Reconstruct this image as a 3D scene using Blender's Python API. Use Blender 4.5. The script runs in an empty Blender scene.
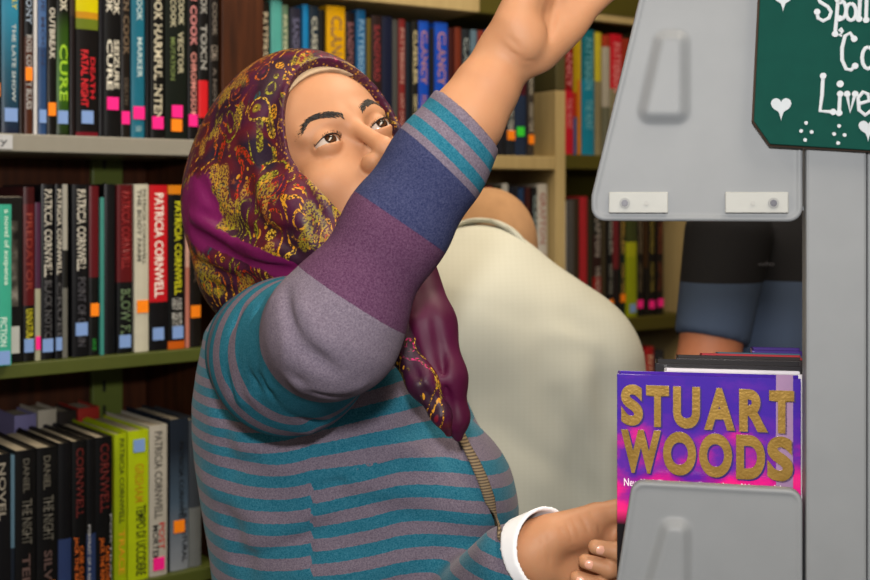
import bpy, math, random
import numpy as np
from mathutils import Vector, Matrix
random.seed(7); np.random.seed(7)
sc = bpy.context.scene
COL = sc.collection
F = 870 * 50.0 / 36.0          # focal length in pixels
CAMZ = 1.45                    # camera height, horizon at pixel row 200

# ------------------------------------------------------------------ camera
cam_d = bpy.data.cameras.new('camera'); cam = bpy.data.objects.new('camera', cam_d); COL.objects.link(cam)
cam.location = (0, 0, CAMZ); cam.rotation_euler = (math.pi / 2, 0, 0)
cam_d.lens = 50; cam_d.sensor_width = 36; cam_d.sensor_fit = 'HORIZONTAL'
cam_d.shift_y = -90 / 870; cam_d.clip_start = 0.05
cam_d.dof.use_dof = True; cam_d.dof.focus_distance = 1.06; cam_d.dof.aperture_fstop = 7.1
sc.camera = cam
# ------------------------------------------------------------------ light
sc.view_settings.view_transform = 'Standard'; sc.view_settings.look = 'None'
sc.view_settings.exposure = 0.0; sc.view_settings.gamma = 1.0; sc.view_settings.use_curve_mapping = False
w = bpy.data.worlds.new('world'); sc.world = w; w.use_nodes = True
w.node_tree.nodes['Background'].inputs[0].default_value = (1.0, 0.93, 0.84, 1); w.node_tree.nodes['Background'].inputs[1].default_value = 0.30

def area(name, loc, target, size, energy, color, sy=None):
    l = bpy.data.lights.new(name, 'AREA'); l.energy = energy; l.color = color
    l.size = size
    if sy: l.shape = 'RECTANGLE'; l.size_y = sy
    o = bpy.data.objects.new(name, l); COL.objects.link(o); o.location = loc
    o.rotation_euler = (Vector(target) - Vector(loc)).to_track_quat('-Z', 'Y').to_euler(); return o
area('camera_flash', (-0.01, -0.03, CAMZ + 0.17), (0.02, 1.4, 1.36), 0.06, 12.0, (1.0, 0.965, 0.93))
area('ceiling_lamp_light', (0.55, 0.35, 2.62), (0.55, 0.35, 0), 0.3, 15, (1.0, 0.86, 0.68), 1.2)
area('ceiling_lamp_light', (0.35, 1.55, 2.62), (0.35, 1.55, 0), 0.3, 15, (1.0, 0.86, 0.68), 0.9)
area('ceiling_lamp_light', (-0.75, 0.6, 2.62), (-0.75, 0.6, 0), 0.3, 8, (1.0, 0.86, 0.68), 1.2)

# ------------------------------------------------------------------ basics
def P(x, y, D): return Vector(((x - 435) / F * D, D, CAMZ - (y - 200) / F * D))
def pix(p): return (435 + p[0] / p[1] * F, 200 - (p[2] - CAMZ) / p[1] * F)
def lin(h):
    h = h.lstrip('#'); v = [int(h[i:i + 2], 16) / 255 for i in (0, 2, 4)]
    return tuple(((c + .055) / 1.055) ** 2.4 if c > .04045 else c / 12.92 for c in v) + (1,)

class N:
    """tiny node-tree helper"""
    def __init__(s, name):
        s.m = bpy.data.materials.new(name); s.m.use_nodes = True; s.t = s.m.node_tree
        s.b = s.t.nodes['Principled BSDF']
    def n(s, kind, **kw):
        o = s.t.nodes.new('ShaderNode' + kind)
        for k, v in kw.items():
            if k.startswith('i_'):
                k = k[2:]; k = int(k) if k.isdigit() else k.replace('_', ' ')
                if isinstance(v, bpy.types.NodeSocket): s.t.links.new(v, o.inputs[k])
                else: o.inputs[k].default_value = v
            else: setattr(o, k, v)
        return o
    def ramp(s, fac, stops, interp='LINEAR'):
        o = s.t.nodes.new('ShaderNodeValToRGB'); cr = o.color_ramp; cr.interpolation = interp
        while len(cr.elements) > 1: cr.elements.remove(cr.elements[-1])
        cr.elements[0].position = stops[0][0]; cr.elements[0].color = stops[0][1]
        for p, c in stops[1:]:
            e = cr.elements.new(p); e.color = c
        s.t.links.new(fac, o.inputs[0]); return o.outputs[0]
    def math(s, op, a, b=0.0, c=0.0):
        o = s.n('Math', operation=op, i_0=a, i_1=b); 
        if isinstance(c, bpy.types.NodeSocket): s.t.links.new(c, o.inputs[2])
        else: o.inputs[2].default_value = c
        return o.outputs[0]
    def mix(s, f, a, b, blend='MIX'):
        o = s.t.nodes.new('ShaderNodeMix'); o.data_type = 'RGBA'; o.blend_type = blend
        for i, v in ((0, f), (6, a), (7, b)):
            if isinstance(v, bpy.types.NodeSocket): s.t.links.new(v, o.inputs[i])
            else: o.inputs[i].default_value = v
        return o.outputs[2]
    def obj(s, scale=None):
        o = s.t.nodes.new('ShaderNodeTexCoord').outputs['Object']
        if scale:
            m = s.n('Mapping', i_Vector=o, i_Scale=scale); return m.outputs[0]
        return o
    def noise(s, vec, scale, detail=2, out=0, rough=.5):
        return s.n('TexNoise', i_Vector=vec, i_Scale=scale, i_Detail=detail, i_Roughness=rough).outputs[out]
    def bump(s, h, strength=.3, dist=.001):
        b = s.n('Bump', i_Height=h, i_Strength=strength, i_Distance=dist); s.t.links.new(b.outputs[0], s.b.inputs['Normal'])
    def set(s, color=None, rough=.5, spec=.5, metal=0, sss=0):
        if color is not None:
            if isinstance(color, bpy.types.NodeSocket): s.t.links.new(color, s.b.inputs['Base Color'])
            else: s.b.inputs['Base Color'].default_value = color
        s.b.inputs['Roughness'].default_value = rough; s.b.inputs['Specular IOR Level'].default_value = spec
        s.b.inputs['Metallic'].default_value = metal
        if sss:
            s.b.inputs['Subsurface Weight'].default_value = sss; s.b.inputs['Subsurface Radius'].default_value = (1, .35, .2)
            s.b.inputs['Subsurface Scale'].default_value = .008
        return s.m

_mc = {}
def flat(hexc, rough=.5, spec=.5, metal=0, var=.06):
    k = (hexc, rough, spec, metal, var)
    if k not in _mc:
        n = N('paint_' + hexc.lstrip('#')); c = lin(hexc)
        if var:
            f = n.noise(n.obj(), 60, 3)
            c = n.mix(f, tuple(x * (1 - var) for x in c[:3]) + (1,), tuple(min(1, x * (1 + var)) for x in c[:3]) + (1,))
        _mc[k] = n.set(c, rough, spec, metal)
    return _mc[k]

def link(name, me, mat=None, parent=None, loc=None, smooth=False):
    o = bpy.data.objects.new(name, me); COL.objects.link(o)
    if mat: me.materials.append(mat) if not me.materials else None
    if parent: o.parent = parent
    if loc is not None: o.location = loc
    if smooth: me.polygons.foreach_set('use_smooth', [True] * len(me.polygons))
    return o
def tag(o, label, cat, group=None, kind=None):
    if label: o['label'] = label
    if cat: o['category'] = cat
    if group: o['group'] = group
    if kind: o['kind'] = kind
    return o
def empty(name, loc=(0, 0, 0), rz=0, parent=None):
    o = bpy.data.objects.new(name, None); COL.objects.link(o); o.location = loc; o.rotation_euler = (0, 0, rz)
    o.empty_display_size = .05
    if parent: o.parent = parent
    return o

class MB:
    """collects boxes, prisms and tubes into one mesh"""
    def __init__(s): s.v = []; s.f = []
    def box(s, x0, x1, y0, y1, z0, z1, M=None):
        b = len(s.v)
        for z in (z0, z1):
            for x, y in ((x0, y0), (x1, y0), (x1, y1), (x0, y1)):
                p = Vector((x, y, z)); s.v.append(M @ p if M else p)
        s.f += [tuple(b + i for i in q) for q in ((3, 2, 1, 0), (4, 5, 6, 7), (0, 1, 5, 4), (1, 2, 6, 5), (2, 3, 7, 6), (3, 0, 4, 7))]
        return s
    def prism(s, front, back):
        b = len(s.v); n = len(front); s.v += list(front) + list(back)
        s.f.append(tuple(range(b, b + n))); s.f.append(tuple(range(b + 2 * n - 1, b + n - 1, -1)))
        for i in range(n):
            j = (i + 1) % n; s.f.append((b + j, b + i, b + n + i, b + n + j))
        return s
    def tube(s, pts, rad, seg=8, flatn=None, fl=1.0):
        pts = [Vector(p) for p in pts]; b = len(s.v); n = len(pts)
        rad = rad if hasattr(rad, '__len__') else [rad] * n
        up = Vector((.3, -.9, .25))
        for i, p in enumerate(pts):
            t = (pts[min(i + 1, n - 1)] - pts[max(i - 1, 0)]).normalized()
            r = flatn if flatn is not None else up
            a = t.cross(r).normalized(); c = a.cross(t).normalized()
            for k in range(seg):
                an = 2 * math.pi * k / seg
                s.v.append(p + a * math.cos(an) * rad[i] + c * math.sin(an) * rad[i] * fl)
        for i in range(n - 1):
            for k in range(seg):
                k2 = (k + 1) % seg
                s.f.append((b + i * seg + k, b + i * seg + k2, b + (i + 1) * seg + k2, b + (i + 1) * seg + k))
        s.f.append(tuple(b + k for k in range(seg))[::-1]); s.f.append(tuple(b + (n - 1) * seg + k for k in range(seg)))
        return s
    def build(s, name, mat, parent=None, smooth=False, bevel=0, loc=None):
        me = bpy.data.meshes.new(name); me.from_pydata([tuple(v) for v in s.v], [], s.f); me.update()
        o = link(name, me, mat, parent, loc, smooth)
        if bevel:
            m = o.modifiers.new('bevel', 'BEVEL'); m.width = bevel; m.segments = 2; m.limit_method = 'ANGLE'
        return o

# ------------------------------------------------------------------ signed-distance modelling
def surface_net(fn, lo, hi, h):
    lo = np.array(lo, float); hi = np.array(hi, float)
    n = np.maximum(3, np.ceil((hi - lo) / h).astype(int) + 1)
    ax = [(lo[i] + np.arange(n[i]) * h).astype(np.float32) for i in range(3)]
    D = np.empty(n, np.float32)
    step = max(1, int(1.5e6 // (n[1] * n[2])))
    for i in range(0, n[0], step):
        X, Y, Z = np.meshgrid(ax[0][i:i + step], ax[1], ax[2], indexing='ij'); D[i:i + step] = fn(X, Y, Z)
    S = D < 0
    c = np.zeros(tuple(n - 1), np.int8)
    for dx in (0, 1):
        for dy in (0, 1):
            for dz in (0, 1): c += S[dx:n[0] - 1 + dx, dy:n[1] - 1 + dy, dz:n[2] - 1 + dz]
    act = (c > 0) & (c < 8); idx = -np.ones(act.shape, np.int64); ii = np.argwhere(act); idx[act] = np.arange(len(ii))
    acc = np.zeros((len(ii), 3)); cnt = np.zeros(len(ii))
    for a in range(3):
        o = [b for b in range(3) if b != a]
        for d1 in (0, 1):
            for d2 in (0, 1):
                q = ii.copy(); q[:, o[0]] += d1; q[:, o[1]] += d2; r = q.copy(); r[:, a] += 1
                v0 = D[tuple(q.T)]; v1 = D[tuple(r.T)]; m = (v0 < 0) != (v1 < 0)
                t = np.where(m, v0 / np.where(m, v0 - v1, 1), 0)
                p = q.astype(float); p[:, a] += t; acc[m] += p[m]; cnt[m] += 1
    V = lo + acc / np.maximum(cnt, 1)[:, None] * h
    Q = []
    for a in range(3):
        b, cc = [(1, 2), (2, 0), (0, 1)][a]
        sl0 = [slice(None)] * 3; sl1 = [slice(None)] * 3
        sl0[a] = slice(0, n[a] - 1); sl1[a] = slice(1, n[a])
        for x in (b, cc): sl0[x] = slice(1, n[x] - 1); sl1[x] = slice(1, n[x] - 1)
        s0 = S[tuple(sl0)]; s1 = S[tuple(sl1)]
        for flip in (False, True):
            m = (s0 & ~s1) if not flip else (~s0 & s1)
            e = np.argwhere(m)
            if not len(e): continue
            e[:, b] += 1; e[:, cc] += 1
            def g(db, dc):
                q = e.copy(); q[:, b] -= db; q[:, cc] -= dc; return idx[tuple(q.T)]
            q = np.stack([g(1, 1), g(0, 1), g(0, 0), g(1, 0)], 1)
            if flip: q = q[:, ::-1]
            Q.append(q)
    return V, np.concatenate(Q)
def relax(V, Q, it=1, f=.5):
    for _ in range(it):
        A = np.zeros_like(V); c = np.zeros(len(V))
        for a, b in ((0, 1), (1, 2), (2, 3), (3, 0)):
            np.add.at(A, Q[:, a], V[Q[:, b]]); np.add.at(A, Q[:, b], V[Q[:, a]]); np.add.at(c, Q[:, a], 1); np.add.at(c, Q[:, b], 1)
        V = V * (1 - f) + A / np.maximum(c, 1)[:, None] * f
    return V
def np_mesh(name, V, Q, attrs=None):
    me = bpy.data.meshes.new(name); me.vertices.add(len(V)); me.vertices.foreach_set('co', np.asarray(V, np.float32).ravel())
    me.loops.add(Q.size); me.loops.foreach_set('vertex_index', Q.ravel().astype(np.int32))
    me.polygons.add(len(Q)); me.polygons.foreach_set('loop_start', np.arange(0, Q.size, 4, dtype=np.int32))
    me.polygons.foreach_set('use_smooth', np.ones(len(Q), bool)); me.update(calc_edges=True); me.validate()
    for k, v in (attrs or {}).items():
        a = me.attributes.new(k, 'FLOAT', 'POINT'); a.data.foreach_set('value', np.asarray(v, np.float32))
    return me
def smin(a, b, k):
    h = np.clip(.5 + .5 * (b - a) / k, 0, 1); return b * (1 - h) + a * h - k * h * (1 - h)
def smax(a, b, k): return -smin(-a, -b, k)
def ell(X, Y, Z, c, r):
    x = (X - c[0]) / r[0]; y = (Y - c[1]) / r[1]; z = (Z - c[2]) / r[2]
    k0 = np.sqrt(x * x + y * y + z * z); k1 = np.sqrt((x / r[0]) ** 2 + (y / r[1]) ** 2 + (z / r[2]) ** 2) + 1e-9
    return k0 * (k0 - 1) / k1
def sph(X, Y, Z, c, r): return np.sqrt((X - c[0]) ** 2 + (Y - c[1]) ** 2 + (Z - c[2]) ** 2) - r
def caps(X, Y, Z, a, b, ra, rb=None, tt=False):
    rb = ra if rb is None else rb
    ba = [b[i] - a[i] for i in range(3)]; L = sum(v * v for v in ba) + 1e-12
    t = np.clip(((X - a[0]) * ba[0] + (Y - a[1]) * ba[1] + (Z - a[2]) * ba[2]) / L, 0, 1)
    d = np.sqrt((X - a[0] - t * ba[0]) ** 2 + (Y - a[1] - t * ba[1]) ** 2 + (Z - a[2] - t * ba[2]) ** 2)
    r = d - (ra + (rb - ra) * t)
    return (r, t) if tt else r
def chain(X, Y, Z, pts, rad, k=.01):
    d = None
    for i in range(len(pts) - 1):
        e = caps(X, Y, Z, pts[i], pts[i + 1], rad[i], rad[i + 1]); d = e if d is None else smin(d, e, k)
    return d
def folds(d, X, Y, Z, lst):
    """lst: (a, b, width, height); height > 0 raises a ridge, < 0 presses a crease"""
    for a, b, wd, hh in lst:
        e, t = caps(X, Y, Z, a, b, 0, 0, True)
        d = d - hh * np.exp(-(e / wd) ** 2) * (0.35 + 0.65 * np.sin(np.pi * np.clip(t * .9 + .05, 0, 1)))
    return d
def sdf_obj(name, fn, lo, hi, h, mat, parent=None, attrs=None, rel=1):
    V, Q = surface_net(fn, lo, hi, h); V = relax(V, Q, rel)
    at = attrs(V) if attrs else None
    return link(name, np_mesh(name, V, Q, at), mat, parent)
def march(fn, x, y, d0=.8, d1=1.8, n=1000):
    """distance along the viewing ray through a photo pixel at which a modelled surface starts"""
    D = np.linspace(d0, d1, n); v = fn((x - 435) / F * D, D, CAMZ - (y - 200) / F * D)
    i = np.argmax(v < 0); return D[i] if v[i] < 0 else None

# ------------------------------------------------------------------ setting
def structure(name, mb, mat):
    o = mb.build(name, mat); o['kind'] = 'structure'; return o
n = N('carpet'); cn = n.noise(n.obj(), 220, 3)
m_floor = n.set(n.mix(cn, lin('#4a4f57'), lin('#6b6f74')), .95, .2)
m_wall = flat('#cdbf9f', .85, .2); m_ceil = flat('#e4ddcc', .9, .2)
structure('floor', MB().box(-1.8, 2.6, -1.5, 4.0, -.06, 0), m_floor)
structure('ceiling', MB().box(-1.8, 2.6, -1.5, 4.0, 2.7, 2.76), m_ceil)
structure('wall_left', MB().box(-1.86, -1.8, -1.5, 4.06, 0, 2.7), m_wall)
structure('wall_back', MB().box(-1.8, 2.6, 4.0, 4.06, 0, 2.7), m_wall)
structure('wall_right', MB().box(2.6, 2.66, -1.5, 4.06, 0, 2.7), m_wall)
m_lamp = N('lamp_diffuser'); m_lamp.b.inputs['Emission Color'].default_value = (1, .87, .7, 1); m_lamp.b.inputs['Emission Strength'].default_value = 2; m_lamp = m_lamp.set(lin('#f4ecdc'), .5)
for i, (x, y, sy, lb) in enumerate(((.55, .35, 1.2, 'long white ceiling light nearest the viewer on the right'), (.35, 1.55, .9, 'short white ceiling light over the middle aisle'), (-.75, .6, 1.2, 'long white ceiling light over the left aisle'))):
    t = tag(empty('ceiling_light', (x, y, 2.63)), lb, 'ceiling light', 'ceiling lights')
    MB().box(-.17, .17, -sy / 2 - .02, sy / 2 + .02, .015, .07).build('housing', flat('#d8d5cc'), t)
    MB().box(-.15, .15, -sy / 2, sy / 2, .0, .015).build('diffuser', m_lamp, t)

# ================================================================== THE WOMAN
# ---- head frame: e = her left, f = face forward, u = up
EYE = P(353, 137, 1.15)
fe = Vector((.76, .60, .275)).normalized()
_f1 = Vector((fe.y, -fe.x, 0)).normalized(); _u1 = _f1.cross(fe).normalized() * -1
if _u1.z < 0: _u1 = -_u1
PH = math.radians(27)
ff = (_f1 * math.cos(PH) + _u1 * math.sin(PH)).normalized(); fu = (_u1 * math.cos(PH) - _f1 * math.sin(PH)).normalized()
HM = np.array([[fe.x, ff.x, fu.x], [fe.y, ff.y, fu.y], [fe.z, ff.z, fu.z]])      # local -> world
def h2w(p): return Vector(HM @ np.array(p, float)) + EYE
def w2h(X, Y, Z):
    a = X - EYE.x; b = Y - EYE.y; c = Z - EYE.z
    return tuple(HM[0, i] * a + HM[1, i] * b + HM[2, i] * c for i in range(3))
EX = .0305
def head_fn(x, y, z, male=False):
    ax = np.abs(x)
    d = ell(x, y, z, (0, -.092, .032), (.073, .096, .082))
    d = smin(d, ell(x, y, z, (0, -.046, .032), (.061, .060, .054)), .02)
    d = smin(d, ell(x, y, z, (0, -.046, -.045), (.057, .060, .068)), .02)
    d = smin(d, ell(x, y, z, (0, -.038, -.083), (.043, .050, .034)), .022)
    d = smin(d, sph(x, y, z, (0, -.004, -.102), .017), .015)
    d = smin(d, caps(ax, y, z, (.010, .0075, .0175), (.043, -.006, .017), .007, .006), .014)
    d = smin(d, ell(ax, y, z, (.041, -.015, -.031), (.022, .020, .019)), .022)
    d = smax(d, -ell(ax, y, z, (.0305, .019, -.001), (.0165, .0135, .0125)), .010)
    d = smin(d, caps(x, y, z, (0, .008, .010), (0, .0345, -.029), .0066, .0084), .010)
    d = smin(d, sph(x, y, z, (0, .0350, -.0325), .0103), .006)
    d = smin(d, ell(ax, y, z, (.0122, .0220, -.0368), (.0082, .0122, .0086)), .004)
    d = smin(d, caps(x, y, z, (0, .018, -.041), (0, .033, -.0410), .0045, .004), .003)
    d = smax(d, -ell(ax, y, z, (.0068, .0235, -.0455), (.0038, .0065, .0045)), .002)
    d = smin(d, ell(x, y, z, (0, .002, -.068), (.026, .020, .022)), .014)
    d = smin(d, caps(ax, y, z, (.0, .0215, -.0635), (.021, .010, -.067), .0042, .002), .003)
    d = smin(d, caps(ax, y, z, (.0, .0205, -.0715), (.019, .010, -.0685), .0052, .002), .003)
    d = smax(d, -caps(ax, y, z, (0, .0265, -.0675), (.023, .013, -.068), .0012, .0008), .0015)
    # lids around the eyeball with an almond opening
    lid = sph(ax, y, z, (EX, 0, 0), .0139)
    d = smin(d, lid, .0045)
    u = (ax - EX) / .0150
    top = .0046 * (1 - u * u) + .0008 * u; bot = -.0032 * (1 - u * u) + .0006 * u
    o = np.maximum(z - top, bot - z) * .8
    o = np.maximum(o, sph(ax, y, z, (EX, 0, 0), .022)); o = np.maximum(o, -y - .002)
    d = smax(d, -o, .0012)
    # crease over the upper lid
    cz = .0092 * (1 - (u * .82) ** 2) - .0005
    cr = np.exp(-((z - cz) / .0012) ** 2) * np.exp(-(u / 1.0) ** 4) * (y > -.005)
    d = d + .0011 * cr
    ear = ell(ax, y, z, (.074, -.092, -.008), (.007, .017, .030)); d = smin(d, ear, .006)
    return d

m_eye = N('eyeball'); _c = m_eye.t.nodes.new('ShaderNodeTexCoord').outputs['Object']
_s = m_eye.n('SeparateXYZ', i_0=_c); _r = m_eye.math('ARCCOSINE', m_eye.math('DIVIDE', _s.outputs[1], .01215))
_ir = m_eye.ramp(m_eye.math('DIVIDE', _r, 1.2), [(0, lin('#0a0604')), (.155, lin('#0a0604')), (.18, lin('#4a2c18')), (.38, lin('#2e180d')), (.42, lin('#1c110d')), (.47, lin('#bfb3aa')), (1, lin('#c9b4a6'))])
m_eye = m_eye.set(_ir, .08, .7)
def skin_mat(name, a, b, red, rough=.58):
    n = N(name); c = n.mix(n.noise(n.obj(), 18, 3), lin(a), lin(b))
    c = n.mix(n.math('MULTIPLY', n.noise(n.obj(), 55, 4), .35), c, lin(red))
    n.bump(n.noise(n.obj(), 900, 2), .12, .0006)
    return n.set(c, rough, .45, 0, .12)
m_skin = skin_mat('face_skin', '#b4825e', '#bd8b66', '#a26444')
m_lip = flat('#a85a50', .4)
m_hair = flat('#171110', .5, .5)

GZ = Vector((.52, .80, .30))   # local gaze: up and toward her left
def add_eyes(parent, world):
    for sx in (1, -1):
        V, Q = surface_net(lambda X, Y, Z: sph(X, Y, Z, (0, 0, 0), .01215), (-.014,) * 3, (.014,) * 3, .0014)
        V = V / np.linalg.norm(V, axis=1)[:, None] * .01215
        o = link('eye', np_mesh('eye', V, Q), m_eye, parent)
        g = (fe * -.02 + ff * .97 + fu * .14).normalized() if world else Vector((0, 1, 0))
        x = g.cross(Vector((0, 0, 1))).normalized(); z = x.cross(g)
        M = Matrix((x, g, z)).transposed().to_4x4(); M.translation = h2w((sx * EX, 0, 0)) if world else Vector((sx * EX, 0, 0))
        o.matrix_world = M
        o['label'] = 'dark brown eye'

def face_y(fn, x, z):
    lo = np.zeros_like(x) - .03; ys = np.linspace(.05, -.08, 260); out = np.full_like(x, np.nan)
    for y in ys:
        v = fn(x, np.full_like(x, y), z); m = np.isnan(out) & (v < 0); out[m] = y
    return out

# ---- hands
def hand_fn(wr, d, n_, s, curls, spread=(.10, .03, -.04, -.12), thumb=(.9, .35, .25), k=1.0, bend=0.0):
    """returns sdf(X,Y,Z) and finger-tip frames; d fingers, n_ palm side, s thumb side"""
    d = d.normalized(); s = (s - d * s.dot(d)).normalized(); n_ = (n_ - d * n_.dot(d) - s * n_.dot(s)).normalized()
    L = lambda a, b, c: wr + (d * a + s * b + n_ * c) * k
    segs = []; nails = []
    roots = [(.086, .027, .0), (.090, .009, -.003), (.086, -.010, -.002), (.078, -.027, .002)]
    base = [(.012, .012, .004), (.012, .004, .0), (.012, -.005, .0), (.012, -.013, .004)]
    lens = [(.042, .025, .021), (.046, .029, .022), (.043, .027, .022), (.034, .020, .019)]
    palm = [(L(*a), L(*b), .0135 * k, .0120 * k) for a, b in zip(base, roots)]
    for i in range(4):
        p = L(*roots[i]); c = curls[i]; ang = 0; dirs = d * math.cos(spread[i]) + s * math.sin(spread[i]); r = (.0095, .0086, .0078, .0068)
        if i == 3: r = tuple(q * .88 for q in r)
        seg = []
        for j in range(3):
            ang += c[j]; v = dirs * math.cos(ang) + n_ * math.sin(ang); q = p + v * lens[i][j] * k
            seg.append((p.copy(), q.copy(), r[j] * k, r[j + 1] * k)); p = q
        segs.append(seg); nn = (-dirs * math.sin(ang) + n_ * math.cos(ang)); nails.append((p - v * .004 * k, v, -nn, r[3] * k))
    # thumb: leaves the side of the palm near its base
    p0 = L(.020, .018, .006); t1 = (d * math.cos(thumb[0]) + s * math.sin(thumb[0])) * math.cos(thumb[1]) + n_ * math.sin(thumb[1])
    p1 = p0 + t1 * .044 * k; t2 = (t1 + (d * .5 + n_ * .25) * thumb[2]).normalized(); p2 = p1 + t2 * .034 * k
    t3 = (t2 + (d * .4 + n_ * .3) * thumb[2]).normalized(); p3 = p2 + t3 * .027 * k
    th = [(p0, p1, .0150 * k, .0118 * k), (p1, p2, .0112 * k, .0100 * k), (p2, p3, .0100 * k, .0082 * k)]
    nails.append((p3 - t3 * .005 * k, t3, (s * .3 - n_).normalized(), .0082 * k))
    hyp = (L(.022, -.017, .010), L(.060, -.024, .008)); the = (L(.020, .014, .012), L(.050, .026, .010))
    def fn(X, Y, Z):
        D = None
        for a, b, r0, r1 in palm:
            e = caps(X, Y, Z, a, b, r0, r1); D = e if D is None else smin(D, e, .012 * k)
        D = smin(D, caps(X, Y, Z, hyp[0], hyp[1], .0145 * k, .0115 * k), .010 * k)
        D = smin(D, caps(X, Y, Z, the[0], the[1], .0150 * k, .0120 * k), .012 * k)
        T = None
        for a, b, r0, r1 in th:
            e = caps(X, Y, Z, a, b, r0, r1); T = e if T is None else smin(T, e, .004 * k)
        D = smin(D, T, .009 * k)
        for sg in segs:
            T = None
            for a, b, r0, r1 in sg:
                e = caps(X, Y, Z, a, b, r0, r1); T = e if T is None else smin(T, e, .003 * k)
                T = smin(T, sph(X, Y, Z, a, r0 * 1.06), .003 * k)
            D = smin(D, T, .0035 * k)
        return D
    pts = [q for sg in segs for t in sg for q in (t[0], t[1])] + [p1, p2, p3] + [L(0, .03, 0), L(0, -.03, 0)]
    return fn, pts, nails, segs
def bounds(pts, pad): 
    a = np.array([tuple(p) for p in pts]); return a.min(0) - pad, a.max(0) + pad
def nail_mesh(nails, mat, parent, label='fingernail'):
    for c, v, up, r in nails:
        x = v.cross(up).normalized(); up2 = x.cross(v).normalized()
        V, Q = surface_net(lambda X, Y, Z: ell(X, Y, Z, (0, 0, 0), (r * .68, r * 1.0, r * .42)), (-.013,) * 3, (.013,) * 3, .0011)
        M = Matrix((x, v, up2)).transposed().to_4x4(); M.translation = c + up2 * r * .66
        o = link('fingernail', np_mesh('fingernail', V, Q), mat, parent); o.matrix_world = M

# ---- right arm
SH = P(277, 352, 1.19); EL = P(333, 327, .965); CU = P(467, 119, .975); WR = P(507, 56, .985)
handR, hrp, nailR, _ = hand_fn(WR + (CU - WR) * .02, P(566, -30, .995) - WR, Vector((.15, -.95, -.10)), Vector((.66, .52, -.50)),
    [(.12, .22, .15), (.15, .25, .2), (.2, .3, .2), (.25, .35, .2)], thumb=(.20, .10, .3), k=1.04)
def armR_fn(X, Y, Z):
    d = caps(X, Y, Z, EL, CU, .040, .0284)
    # the wrist is flatter than round
    d = smin(d, chain(X, Y, Z, [CU, P(486, 88, .98), WR], [.0284, .0245, .0200], .01), .01)
    d = smin(d, chain(X, Y, Z, [CU + Vector((0, .016, 0)), P(488, 88, 1.0), WR + Vector((.004, .018, 0))], [.0265, .0215, .0170], .01), .015)
    d = smin(d, sph(X, Y, Z, P(491, 50, .982), .0085), .016)
    d = smin(d, handR(X, Y, Z), .014)
    d = smin(d, ell(X, Y, Z, P(524, 36, .968), (.017, .014, .020)), .008)
    d = folds(d, X, Y, Z, RF)
    return d

RF = []
_r = lambda x, y: P(x, y, march(armR_fn, x, y, .85, 1.15) or .96)
RF = [(_r(a, b), _r(c, d_), w_, e_) for a, b, c, d_, w_, e_ in ((561, -14, 555, 8, .0022, -.005), (555, 8, 549, 40, .0022, -.005), (503, 44, 520, 58, .0014, -.0014), (520, 58, 533, 62, .0014, -.0014), (507, 36, 522, 50, .0014, -.0010), (545, -10, 538, 14, .0016, -.0012))]
# ---- left arm and hand at the bottom
WL = P(530, 552, 1.058); EL2 = P(440, 640, 1.16); SHL = P(398, 352, 1.33)
handL, hlp, nailL, segL = hand_fn(WL + Vector((-.004, 0, .008)), Vector((.90, .22, -.22)), Vector((.24, -.95, -.10)), Vector((.14, -.12, .95)),
    [(1.45, 1.35, .5), (1.5, 1.45, .55), (1.5, 1.45, .6), (1.45, 1.4, .6)], spread=(.03, .01, -.01, -.03), thumb=(.50, -.05, .2), k=.94)
def armL_fn(X, Y, Z):
    d = chain(X, Y, Z, [EL2, WL], [.030, .0235], .01)
    d = smin(d, handL(X, Y, Z), .014)
    return folds(d, X, Y, Z, LF)

LF = []
_h = lambda x, y: P(x, y, march(lambda X, Y, Z: smin(caps(X, Y, Z, EL2, WL, .030, .0235), handL(X, Y, Z), .014), x, y, .9, 1.2) or 1.04)
LF = [(_h(a, b), _h(c, d_), .0016, e_) for a, b, c, d_, e_ in ((566, 523, 572, 541, -.0014), (572, 519, 580, 536, -.0012), (580, 515, 588, 531, -.0014), (590, 512, 600, 532, -.0016), (560, 530, 574, 548, -.0014), (545, 536, 549, 566, -.0014), (539, 540, 542, 566, -.0010))]
# ---- core body (under the clothes) down to the feet
def core_fn(X, Y, Z):
    nk = h2w((0, -.075, -.05)); base = P(318, 300, 1.26)
    d = chain(X, Y, Z, [nk, base], [.050, .052], .02)
    d = smin(d, ell(X, Y, Z, (-.095, 1.27, 1.17), (.09, .080, .17)), .03)
    d = smin(d, ell(X, Y, Z, (-.085, 1.27, .92), (.11, .10, .16)), .05)
    d = smin(d, caps(X, Y, Z, SH, EL, .045, .038), .02)
    d = smin(d, chain(X, Y, Z, [SHL, P(452, 480, 1.30), EL2], [.030, .030, .028], .02), .01)
    for sx in (-1, 1):
        hx = -.085 + sx * .07
        d = smin(d, chain(X, Y, Z, [(hx, 1.27, .88), (hx, 1.26, .48), (hx, 1.28, .09)], [.075, .052, .036], .02), .02)
        d = smin(d, caps(X, Y, Z, (hx, 1.27, .05), (hx + .05, 1.12, .035), .036, .028), .02)
    return d

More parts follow.
